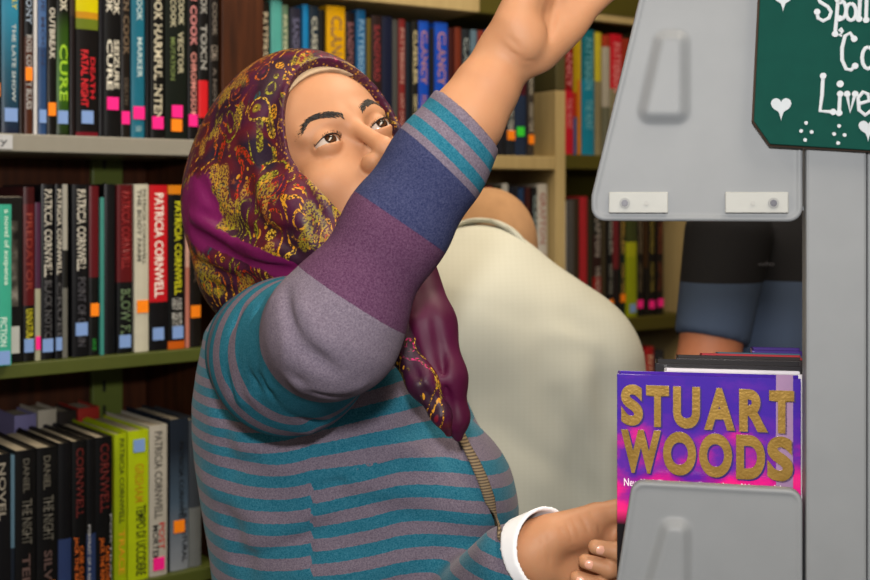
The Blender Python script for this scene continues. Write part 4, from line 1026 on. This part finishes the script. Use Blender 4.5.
def end_panel(outline, hold, off, parent):
    R = .011; cx = sum(p[0] for p in outline) / len(outline); cz = sum(p[1] for p in outline) / len(outline)
    def shrink(pts, r):   # move corners inward along bisectors
        out = []; m = len(pts)
        for i in range(m):
            a = Vector(pts[i - 1]); b = Vector(pts[i]); c = Vector(pts[(i + 1) % m]); e1 = (b - a).normalized(); e2 = (c - b).normalized()
            n1 = Vector((-e1.y, e1.x)); n2 = Vector((-e2.y, e2.x)); bis = (n1 + n2).normalized(); k = r / max(.3, bis.dot(n1)); out.append(tuple(b + bis * k * sg))
        return out
    area_ = sum(outline[i][0] * outline[(i + 1) % len(outline)][1] - outline[(i + 1) % len(outline)][0] * outline[i][1] for i in range(len(outline)))
    sg = 1 if area_ > 0 else -1
    ol = shrink(outline, R); hsg = sg
    ah = sum(hold[i][0] * hold[(i + 1) % len(hold)][1] - hold[(i + 1) % len(hold)][0] * hold[i][1] for i in range(len(hold)))
    sg = 1 if ah > 0 else -1; hl = shrink(hold, .012)
    def fn(X, Y, Z):
        d2 = poly_sdf(X, Z, ol) - R
        h2 = poly_sdf(X, Z, hl) - .012
        h2i = np.clip(-h2 / .0105, 0, 1); bump_ = .0062 * (h2i * h2i * (3 - 2 * h2i))
        edge = np.clip((-d2 - .002) / .003, 0, 1); lip = .0018 * (1 - edge)
        q = np.maximum(np.abs(Y - (off + .006) + bump_ / 2 + lip / 2) - .006 - bump_ / 2 - lip / 2, d2)
        return smax(np.abs(Y - (off + .006) + bump_ / 2 + lip / 2) - .006 - bump_ / 2 - lip / 2, d2, .004)
    xs = [p[0] for p in outline]; zs = [p[1] for p in outline]
    V, Q = surface_net(fn, (min(xs) - .006, off - .018, min(zs) - .006), (max(xs) + .006, off + .018, max(zs) + .006), .0016)
    V = relax(V, Q, 1, .4)
    return link('end_panel', np_mesh('end_panel', V, Q), m_cart, parent)
def o2(pts): return [(cp(x, y).x, cp(x, y).z) for x, y in pts]
UP = o2([(803, 222), (591, 221), (591, 196), (640, -6), (662, -100), (803, -100)])
UH = o2([(692, 126), (632, 126), (654, 28), (692, 28)])
LO = o2([(803, 760), (588, 760), (632, 481), (803, 490)])
LH = o2([(694, 640), (624, 640), (660, 516), (694, 516)])
for off in (0.0, .44):
    up_ = end_panel(UP, UH, off, cart); lo_ = end_panel(LO, LH, off, cart)
    if off == 0:
        for nm, xa, xb, hx in (('bracket_plate', 609, 668, 625), ('bracket_plate', 725, 788, 773)):
            a = cp(xa, 192); b = cp(xb, 213)
            pl = MB().box(a.x, b.x, -.0042, .002, b.z, a.z).build(nm, flat('#a3a5a2', .5, .3), up_, bevel=.0008)
            h_ = cp(hx, 203); mb = MB(); mb.tube([(h_.x, -.0055, h_.z), (h_.x, -.0035, h_.z)], .0042, 20); mb.build('screw_washer', flat('#8a8c8c', .5, .3), pl, False)
            MB().tube([(h_.x, -.0066, h_.z), (h_.x, -.004, h_.z)], .0026, 14).build('screw', flat('#14142c', .35), pl)
            q = cp((xa + xb) / 2 + (8 if xa < 650 else -4), 203); MB().tube([(q.x, -.0052, q.z), (q.x, -.003, q.z)], .0019, 12).build('rivet', flat('#9a9b98', .5), pl)
a = cp(805.5, 300); b = cp(866, 300); c_ = cp(905, 300)
for off in (0.0, .40):
    MB().box(a.x + (0 if off == 0 else .055), b.x + (0 if off == 0 else .02), off - .004, off + .026, .12, 1.85).build('post', m_cart, cart, bevel=.0022)
MB().box(b.x + .0008, c_.x + .045, -.002, .024, .12, 1.85).build('post', m_cart, cart, bevel=.0022)
xl = cp(604, 222).x
for z in (1.05, .62):
    MB().box(xl + .03, a.x + .06, .014, .438, z - .003, z).build('shelf', m_cart, cart); MB().box(a.x + .056, a.x + .060, .014, .438, z + .0005, z + .05).build('shelf_lip', m_cart, cart)
zu = UP[0][1] + .012
MB().box(xl + .03, a.x + .06, .014, .438, zu - .003, zu).build('shelf', m_cart, cart)
MB().box(xl, c_.x + .06, -.02, .46, .10, .13).build('base', m_cart, cart, bevel=.003)
for x in (xl + .02, c_.x + .03):
    for y in (.01, .42):
        mb = MB(); mb.tube([(x, y - .012, .045), (x, y + .012, .045)], .045, 20); mb.box(x - .02, x + .02, y - .016, y - .013, .04, .105); mb.box(x - .02, x + .02, y + .013, y + .016, .04, .105); mb.build('caster', flat('#202226', .5), cart, False)
# books lined up on the cart, covers toward the viewer
def flatbook(label, x0, x1, off, th, ztop, zones, mat=None, extra=0):
    """a book standing face-on across the cart: x across the cart, th along it"""
    t = tag(empty('hardcover_book', Q0 + cn_ * off + cr_ * x0 + Vector((0, 0, 1.0508)), -psi), label, 'book', 'novels lined up on the grey cart')
    W = x1 - x0; H = ztop - 1.0508; m = mat or flat(zones, .3, .5)
    mb = MB(); mb.box(0, W, 0, .0022, 0, H); mb.box(0, W, th - .0022, th, 0, H); mb.box(0, .0022, .0022, th - .0022, 0, H); mb.build('cover', m, t, bevel=.0005)
    MB().box(.0022, W - .004, .0022, th - .0022, .003, H - .004).build('page_block', m_pages if not extra else flat('#c9c6cc', .8), t)
    return t
off0 = .024
c00 = cp(617, 374, off0); c11 = cp(801, 380, off0)
n = N('sunset_cover'); ob = n.obj(); sp = n.n('SeparateXYZ', i_0=ob).outputs
H0 = c00.z - 1.0508
nz = n.noise(n.obj((1, 1, 1.6)), 26, 4); hz = n.math('DIVIDE', sp[2], H0)
pk = n.math('ADD', n.math('MULTIPLY', n.math('SUBTRACT', nz, .5), 1.6), n.ramp(hz, [(.56, (1, 1, 1, 1)), (.64, (.75,) * 3 + (1,)), (.80, (.36,) * 3 + (1,)), (.93, (.10,) * 3 + (1,)), (1, (.05,) * 3 + (1,))]))
cc = n.ramp(pk, [(.12, lin('#3c1c98')), (.40, lin('#5a209c')), (.58, lin('#9a1c90')), (.82, lin('#e81c84')), (1.0, lin('#f02c7c'))])
dk = n.ramp(hz, [(.52, (1, 1, 1, 1)), (.565, (0, 0, 0, 1))]); cc = n.mix(dk, cc, lin('#0c060c'))
sw_ = bpy.data.materials; m_sun = n.set(cc, .22, .5)
sb = flatbook('purple and pink hardcover with large gold title letters facing the viewer', c00.x, c11.x, off0, .022, c00.z, None, m_sun)
sb_h = c00.z - 1.0508
n = N('gold_foil'); m_gold = n.set(n.mix(n.noise(n.obj(), 70, 3), lin('#7a5c1c'), lin('#b8944a')), .33, .6, .55); n.bump(n.noise(n.obj(), 500, 3), .3, .0008)
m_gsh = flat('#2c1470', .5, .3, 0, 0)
def cov(x, y): q = cp(x, y, off0); return Vector((q.x - c00.x, 0, q.z - 1.0508))
def glyph(ch, x0, y0, x1, y1, dx, bold):
    # corners in the photo, the row drops slightly to the right
    A_, B_, C_ = cov(x0, y1), cov(x1, y1), cov(x0, y0)
    def mf(u, v_, e=.0): return Vector((A_.x + (B_.x - A_.x) * u + e, 0, A_.z + (C_.z - A_.z) * v_ - e)), Vector((0, -1, 0))
    o = letters('title_letter', ch, m_gold, sb, mf, bold, .0014)
    sd = o.modifiers.new('solid', 'SOLIDIFY'); sd.thickness = .0011; sd.offset = -1
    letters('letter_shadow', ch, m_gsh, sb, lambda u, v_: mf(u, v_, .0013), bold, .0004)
R1 = [('S', 621, 643), ('T', 646, 669), ('U', 673, 700), ('A', 704, 735), ('R', 739, 768), ('T', 769, 794)]
R2 = [('W', 621, 661), ('O', 663, 696), ('O', 699, 732), ('D', 736, 765), ('S', 767, 793)]
for ch, x0, x1 in R1: t = (x0 - 621) / 173; glyph(ch, x0, 384 + 7 * t, x1, 425 + 9 * t, 0, .052)
for ch, x0, x1 in R2: t = (x0 - 621) / 173; glyph(ch, x0, 429 + 8 * t, x1, 472 + 10 * t, 0, .052)
A_, B_, C_ = cov(624, 488), cov(792, 497), cov(624, 478)
letters('author_line', 'New York Times bestselling author of Unnatural Acts', flat('#f0e4ee', .5, .3, 0, 0), sb, lambda u, v_: (Vector((A_.x + (B_.x - A_.x) * u, 0, A_.z + (B_.z - A_.z) * u * .3 + (C_.z - A_.z) * v_)), Vector((0, -1, 0))), .01, .0005)
A_ = cov(776, 372); B_ = cov(793, 490)
# a clear library tape strip
MB().box(A_.x, B_.x, -.0004, 0, B_.z, A_.z - .002).build('tape_strip', flat('#9a7ca0', .2, .6), sb)
x_r = c11.x
for i, (xa, ya, th, colr, lbl, ex) in enumerate(((664, 371, .022, '#d8d4dc', 'white jacketed hardcover directly behind the purple one', 1), (655, 363, .030, '#17141a', 'black hardcover in the middle of the cart row', 0), (676, 357.5, .022, '#2a2426', 'charcoal hardcover with scuffed top edge on the cart', 0),
        (700, 355.5, .020, '#b02c38', 'red and orange hardcover near the back of the cart row', 0), (716, 354.5, .020, '#3a6c80', 'blue green hardcover behind the red one on the cart', 0), (752, 350, .026, '#3c1c7c', 'violet hardcover at the far end of the cart row', 0))):
    off_ = off0 + .0225 + sum((.022, .030, .022, .020, .020, .026)[:i]) + i * .0006
    q = cp(xa, ya, off_); flatbook(lbl, q.x, cp(802.5, 360, off_).x, off_, th - .0004, q.z, colr, None, ex)

# ---------------------------------------------------------------- hanging sign
soff = -.016
def sp2(x, y, o=soff): return cp(x, y, o)
sign = tag(empty('hanging_sign', Q0, -psi), 'dark green sign with white hand-painted words and hearts on the cart', 'sign')
outl = [(763, -60), (754, 121), (770, 144), (1010, 159), (1015, -60)]
n = N('green_board'); m_sg = n.set(n.mix(n.noise(n.obj(), 80, 4), lin('#0a3a34'), lin('#0c423a')), .85, .12)
MB().prism([sp2(*p) for p in outl], [sp2(*p) + Vector((0, .008, 0)) for p in outl]).build('board', m_sg, sign, bevel=.0006)
MB().tube([sp2(*p) + Vector((0, .006, 0)) for p in outl + outl[:1]], .0016, 6).build('board_edge', flat('#3a2a20', .6), sign)
m_wp = flat('#b4bbc2', .6, .3, 0, 0)
def strokes(name, lines, wd=.0014, dots=True, dr=.0024):
    mb = MB()
    for ln in lines:
        pts = [sp2(x, y) + Vector((0, -.0003, 0)) for x, y in ln]
        if len(pts) > 1: mb.tube(pts, wd, 8, flatn=Vector((0, 1, 0)), fl=.35)
        for q in ((pts[0], pts[-1])[:len(pts)] if dots else ()):
            rg = [q + Vector((dr * math.cos(k * math.pi / 7), 0, dr * math.sin(k * math.pi / 7))) for k in range(14)]; mb.prism([p + Vector((0, -.0007, 0)) for p in rg], rg)
    return mb.build(name, m_wp, sign, False)
def arc(cx, cy, rx, ry, a0, a1, k=12): return [(cx + rx * math.cos(math.radians(a0 + (a1 - a0) * i / k)), cy + ry * math.sin(math.radians(a0 + (a1 - a0) * i / k))) for i in range(k + 1)]
strokes('painted_letter', [[(833, -6), (828, -12), (821, -10), (818, -3), (820, 2), (828, 7), (831, 12), (829, 18), (823, 21), (818, 18), (817, 12)]])      # S
strokes('painted_letter', [[(838, 0), (837, 12), (835, 34)], arc(841, 10, 5, 9, -100, 110)])     # p
strokes('painted_letter', [arc(851, 12, 5, 8.5, -90, 270)], dots=False)     # o
strokes('painted_letter', [[(860, -2), (859, 19)]]); strokes('painted_letter', [[(867, -16), (866, 20)]]); strokes('painted_letter', [[(874, -18), (874, 20)]])
strokes('painted_ampersand', [[(843, 32), (841, 28), (839, 30), (842, 33), (839, 35), (842, 36)]], wd=.0009, dots=False)
strokes('painted_letter', [[(854, 39), (850, 33), (845, 36), (842, 48), (842, 60), (846, 69), (851, 70), (855, 66)]])     # C
strokes('painted_letter', [arc(868, 58, 6, 11, -90, 270)], dots=False)     # o
strokes('painted_letter', [[(823, 76), (822, 95), (820, 111), (833, 112)]])     # L
strokes('painted_letter', [[(840, 94), (839, 113)]]); strokes('painted_dot', [[(840, 84)]], dr=.0026)   # i
strokes('painted_letter', [[(847, 94), (850, 112), (855, 94)]])     # v
strokes('painted_letter', [[(858, 104), (869, 101), (868, 94), (863, 92), (858, 98), (859, 110), (865, 115), (871, 111)]], dots=False)     # e
def heart(cx, cy, k):
    pts = []
    for i in range(28):
        t = 2 * math.pi * i / 28; x = 16 * math.sin(t) ** 3; y = 13 * math.cos(t) - 5 * math.cos(2 * t) - 2 * math.cos(3 * t) - math.cos(4 * t)
        if y < -6: x *= .55; y = -6 + (y + 6) * 1.55
        pts.append((cx + x * k, cy - y * k * 1.02))
    MB().prism([sp2(*p) + Vector((0, -.0009, 0)) for p in pts], [sp2(*p) for p in pts]).build('painted_heart', flat('#a9b1b8', .6), sign)
heart(781, 106, .64); heart(783, -2, .60); heart(868, 128, .60)
for cx, cy in ((806, 131), (839, 134)):
    for dx, dy in ((0, -8), (-5, 0), (5.5, 1), (-1, 9)): strokes('painted_dot', [[(cx + dx, cy + dy)]], dr=.0014)

# ================================================================== THE TWO MEN
def gen_person(label, fn_body, lo, hi, head_M, skin, extra):
    V, Q = surface_net(lambda X, Y, Z: head_fn(X, Y, Z), (-.092, -.198, -.130), (.092, .052, .122), .003); V = relax(V, Q)
    Mh = np.array(head_M.to_3x3()); V = V @ Mh.T + np.array(head_M.translation)
    parts = [(V, Q)]; V, Q = surface_net(fn_body, lo, hi, .009); parts.append((relax(V, Q), Q))
    for h in extra:
        l2, h2 = bounds(h[1], .03); V, Q = surface_net(h[0], l2, h2, .003); parts.append((V, Q))
    V, Q = joined(parts); o = link('person', np_mesh('person', V, Q), skin); tag(o, label, 'person')
    for sx in (1, -1):
        V, Q = surface_net(lambda X, Y, Z: sph(X, Y, Z, (0, 0, 0), .01215), (-.014,) * 3, (.014,) * 3, .002)
        e = link('eye', np_mesh('eye', V, Q), m_eye, o); e.matrix_world = head_M @ Matrix.Translation((sx * EX, 0, 0))
    return o
def head_frame(pos, fwd, up):
    f = fwd.normalized(); e = f.cross(up).normalized(); u = e.cross(f); M = Matrix((e, f, u)).transposed().to_4x4(); M.translation = pos; return M
def leg_set(d, X, Y, Z, cx, cy, hipz, fy, w_=.09):
    for sx in (-1, 1):
        hx = cx + sx * w_; d = smin(d, chain(X, Y, Z, [(hx, cy, hipz), (hx, cy + .01 * fy, .48), (hx, cy, .09)], [.085, .058, .042], .02), .03)
        d = smin(d, caps(X, Y, Z, (hx, cy, .05), (hx, cy + .16 * fy, .035), .038, .030), .02)
    return d
def clothes_bottom(parent, cx, cy, hipz, w_, c, lbl, fy):
    def fn(X, Y, Z):
        d = ell(X, Y, Z, (cx, cy, hipz + .02), (.185, .14, .14))
        for sx in (-1, 1): d = smin(d, chain(X, Y, Z, [(cx + sx * w_, cy, hipz - .02), (cx + sx * w_, cy + .01 * fy, .5), (cx + sx * w_, cy, .07)], [.105, .080, .066], .02), .03)
        return np.maximum(d, .05 - Z)
    sdf_obj('trousers', fn, (cx - .22, cy - .18, .03), (cx + .22, cy + .18, hipz + .18), .010, flat(c, .9, .1), parent)['label'] = lbl
    for sx in (-1, 1):
        hx = cx + sx * w_
        sdf_obj('shoe', lambda X, Y, Z: np.maximum(smin(caps(X, Y, Z, (hx, cy - .02 * fy, .05), (hx, cy + .17 * fy, .04), .048, .040), sph(X, Y, Z, (hx, cy - .02 * fy, .07), .048), .02), -Z), (hx - .07, cy - .25, -.01), (hx + .07, cy + .25, .13), .007, flat('#1a1614', .5), parent)
# ---- man in the cream shirt, back to the viewer
skinB = skin_mat('tan_skin', '#b57c58', '#bf8662', '#a8684a')
Hm = head_frame(P(474, 303, 1.80), Vector((-.15, .80, -.62)), Vector((0, .6, .8)))
nkM = P(468, 262, 1.62)
ShR = P(582, 368, 1.60); ShL = P(348, 368, 1.60); ElR = P(622, 520, 1.58); ElL = P(320, 520, 1.58); HaR = P(585, 590, 1.78); HaL = P(380, 590, 1.78)
hr, hrp2, _, _ = hand_fn(HaR, Vector((-.1, .9, -.2)), Vector((-.2, 0, -1)), Vector((-1, 0, .1)), [(.3, .4, .3)] * 4)
hl, hlp2, _, _ = hand_fn(HaL, Vector((.1, .9, -.2)), Vector((.2, 0, -1)), Vector((1, 0, .1)), [(.3, .4, .3)] * 4)
def man_body(X, Y, Z):
    hb = Hm @ Vector((0, -.10, -.03))
    d = caps(X, Y, Z, hb, P(470, 300, 1.63), .058, .062)
    d = smin(d, ell(X, Y, Z, (.055, 1.64, 1.18), (.17, .10, .20)), .05); d = smin(d, ell(X, Y, Z, (.055, 1.66, .95), (.15, .10, .2)), .05)
    for a, b, c in ((ShR, ElR, HaR), (ShL, ElL, HaL)): d = smin(d, chain(X, Y, Z, [a, b, c], [.055, .042, .028], .02), .03)
    return leg_set(d, X, Y, Z, .055, 1.66, .86, 1)
man = gen_person('man in a cream shirt bending forward with his back turned', man_body, (-.30, 1.45, 0), (.40, 1.92, 1.46), Hm, skinB, [(hr, hrp2), (hl, hlp2)])
def hair_fn(X, Y, Z, M, t=.004, low=-.02, back=True):
    Mi = M.inverted(); x, y, z = [Mi[i][0] * X + Mi[i][1] * Y + Mi[i][2] * Z + Mi[i][3] for i in range(3)]
    d = ell(x, y, z, (0, -.092, .032), (.073 + t, .096 + t, .082 + t))
    d = np.maximum(d, -(z - np.where(y < -.12, -.045, .01))); d = np.maximum(d, y + .012 + np.where(z < .03, .05, 0)); return d
lo, hi = bounds([Hm @ Vector(v) for v in ((-.08, -.2, -.06), (.08, -.2, .12), (.08, .0, .12), (-.08, 0, -.06))], .03)
o = sdf_obj('hair', lambda X, Y, Z: hair_fn(X, Y, Z, Hm, .003), lo, hi, .004, flat('#a8825f', .9, .1, 0, .15), man); o['label'] = 'cropped greying hair'
def shirt_base(X, Y, Z):
    d = ell(X, Y, Z, P(478, 450, 1.64), (.210, .125, .28))
    d = smin(d, chain(X, Y, Z, [P(352, 352, 1.61), P(470, 318, 1.60), P(572, 352, 1.61)], [.078, .085, .078], .05), .06)
    d = smin(d, chain(X, Y, Z, [P(484, 274, 1.625), P(472, 318, 1.60)], [.056, .080], .05), .05)
    d = smin(d, ell(X, Y, Z, (.055, 1.66, .95), (.19, .125, .22)), .08)
    for a, b, c in ((P(584, 372, 1.60), ElR, HaR), (P(346, 372, 1.60), ElL, HaL)):
        d = smin(d, chain(X, Y, Z, [a, b], [.076, .058], .03), .035); d = smin(d, caps(X, Y, Z, b, b.lerp(c, .85), .058, .045), .02)
    return np.maximum(d, -(Z - .80))
_M = lambda x, y: P(x, y, march(shirt_base, x, y, 1.3, 1.9) or 1.55)
MF = [(_M(575, 320), _M(600, 400), .018, -.007), (_M(600, 330), _M(612, 480), .016, -.006), (_M(590, 350), _M(560, 470), .02, .006), (_M(545, 330), _M(592, 340), .016, .004),
      (_M(500, 430), _M(600, 500), .02, -.005), (_M(480, 300), _M(560, 330), .02, -.003), (_M(560, 400), _M(585, 500), .015, -.006), (_M(520, 360), _M(540, 480), .02, .004)]
def shirt_fn(X, Y, Z): return folds(shirt_base(X, Y, Z), X, Y, Z, MF)
n = N('cream_cotton'); ck = n.n('TexWave', i_Vector=n.obj(), i_Scale=42.0, bands_direction='X'); c2 = n.n('TexWave', i_Vector=n.obj(), i_Scale=60.0, bands_direction='Z')
m_sh = n.set(n.mix(n.math('MULTIPLY', n.math('ADD', ck.outputs[0], c2.outputs[0]), .5), lin('#bcbcae'), lin('#bfbfb2')), .85, .2)
o = sdf_obj('shirt', shirt_fn, (-.34, 1.44, .78), (.46, 1.90, 1.50), .005, m_sh, man); o['label'] = 'cream button shirt'
# collar: a turned-down band round the neck
nk = P(484, 268, 1.64); nup = (Hm @ Vector((0, -.10, -.03)) - P(474, 300, 1.62)).normalized(); t1 = Vector((1, 0, .12)).normalized(); t1 = (t1 - nup * t1.dot(nup)).normalized(); t2 = nup.cross(t1)
def collar_fn(X, Y, Z):
    x = (X - nk.x) * t1.x + (Y - nk.y) * t1.y + (Z - nk.z) * t1.z; y = (X - nk.x) * t2.x + (Y - nk.y) * t2.y + (Z - nk.z) * t2.z; z = (X - nk.x) * nup.x + (Y - nk.y) * nup.y + (Z - nk.z) * nup.z
    r = np.sqrt(x * x + y * y); R = .066 - z * .25
    return np.maximum(np.abs(r - R) - .0035, np.abs(z) - .020)
sdf_obj('collar', collar_fn, tuple(nk - Vector((.1, .1, .08))), tuple(nk + Vector((.1, .1, .08))), .003, m_sh, o)
clothes_bottom(man, .055, 1.66, .84, .09, '#3a3428', 'dark brown trousers', 1)
# ---- person in the dark polo behind the cart
px_, py_ = .565, 1.80
Hp = head_frame(Vector((px_ + .0, py_ - .085, 1.60)), Vector((-.35, -1, -.05)), Vector((0, 0, 1)))
skinP = skin_mat('brown_skin', '#a5684a', '#ae7050', '#985a3c')
SLp = P(728, 236, 1.73); ELp = P(704, 385, 1.69); HLp = Vector((.42, 1.52, 1.13)); SRp = Vector((px_ + .19, py_ + .02, 1.41)); ERp = Vector((px_ + .27, py_ - .02, 1.12)); HRp = Vector((px_ + .18, py_ - .22, 1.02))
ha, hap, _, _ = hand_fn(HLp, Vector((.3, -.6, -.6)), Vector((.2, -.5, .5)), Vector((.6, 0, .3)), [(.5, .5, .4)] * 4)
hb_, hbp, _, _ = hand_fn(HRp, Vector((-.3, -.8, -.2)), Vector((-.5, 0, -.5)), Vector((-.3, 0, .9)), [(.5, .5, .4)] * 4)
def p_body(X, Y, Z):
    d = caps(X, Y, Z, Hp @ Vector((0, -.09, -.06)), (px_, py_ + .01, 1.40), .052, .06)
    d = smin(d, ell(X, Y, Z, (px_, py_, 1.22), (.15, .09, .2)), .04); d = smin(d, ell(X, Y, Z, (px_, py_, .96), (.14, .09, .2)), .05)
    for a, b, c in ((SLp, ELp, HLp), (SRp, ERp, HRp)): d = smin(d, chain(X, Y, Z, [a, b, c], [.050, .043, .026], .02), .02)
    return leg_set(d, X, Y, Z, px_, py_, .86, -1)
pp = gen_person('person in a black and slate blue polo standing behind the book cart', p_body, (.30, 1.42, 0), (1.0, 1.98, 1.60), Hp, skinP, [(ha, hap), (hb_, hbp)])
lo, hi = bounds([Hp @ Vector(v) for v in ((-.08, -.2, -.06), (.08, -.2, .12), (.08, .0, .12), (-.08, 0, -.06))], .03)
sdf_obj('hair', lambda X, Y, Z: hair_fn(X, Y, Z, Hp, .010), lo, hi, .004, flat('#1c1512', .7, .2), pp)['label'] = 'short dark hair'
def polo_fn(X, Y, Z):
    d = ell(X, Y, Z, (px_ + .01, py_, 1.18), (.160, .120, .33)); d = smin(d, caps(X, Y, Z, (px_ - .12, py_ + .01, 1.385), (px_ + .14, py_ + .01, 1.385), .068), .05)
    d = smin(d, caps(X, Y, Z, (px_, py_ + .01, 1.40), (px_, py_ - .005, 1.455), .075, .062), .03)
    d = np.maximum(d, -(Z - .86))
    sl = None
    for a, b in ((SLp, ELp), (SRp, ERp)):
        e = caps(X, Y, Z, a, b, .062, .047); ax = (b - a).normalized(); c = a.lerp(b, .70)
        e = smax(e, (X - c.x) * ax.x + (Y - c.y) * ax.y + (Z - c.z) * ax.z, .003); sl = e if sl is None else np.minimum(sl, e)
    d = smin(d, sl, .012)
    d = smax(d, -caps(X, Y, Z, (px_, py_ - .01, 1.44), (px_, py_ - .02, 1.52), .055, .06), .004)
    return d
n = N('two_tone_polo'); z = n.n('SeparateXYZ', i_0=n.obj()).outputs[2]; zt = CAMZ - (283 - 200) / F * 1.68
m_po = n.set(n.mix(n.math('GREATER_THAN', z, zt), lin('#39465c'), lin('#17171a')), .85, .2)
po = sdf_obj('polo_shirt', polo_fn, (.28, 1.58, .84), (1.0, 1.97, 1.50), .005, m_po, pp); po['label'] = 'black and slate blue polo shirt'
D = march(polo_fn, 762, 267, 1.4, 1.9)
if D:
    a = P(752, 267, D - .004); letters('chest_lettering', 'polo', flat('#4a4a50', .6, .3, 0, 0), po, lambda u, v_: (a + Vector((.030 * u, -.004, .008 * v_)), Vector((0, -1, 0))), .0, .0003)
clothes_bottom(pp, px_, py_, .84, .09, '#23242c', 'dark trousers', -1)
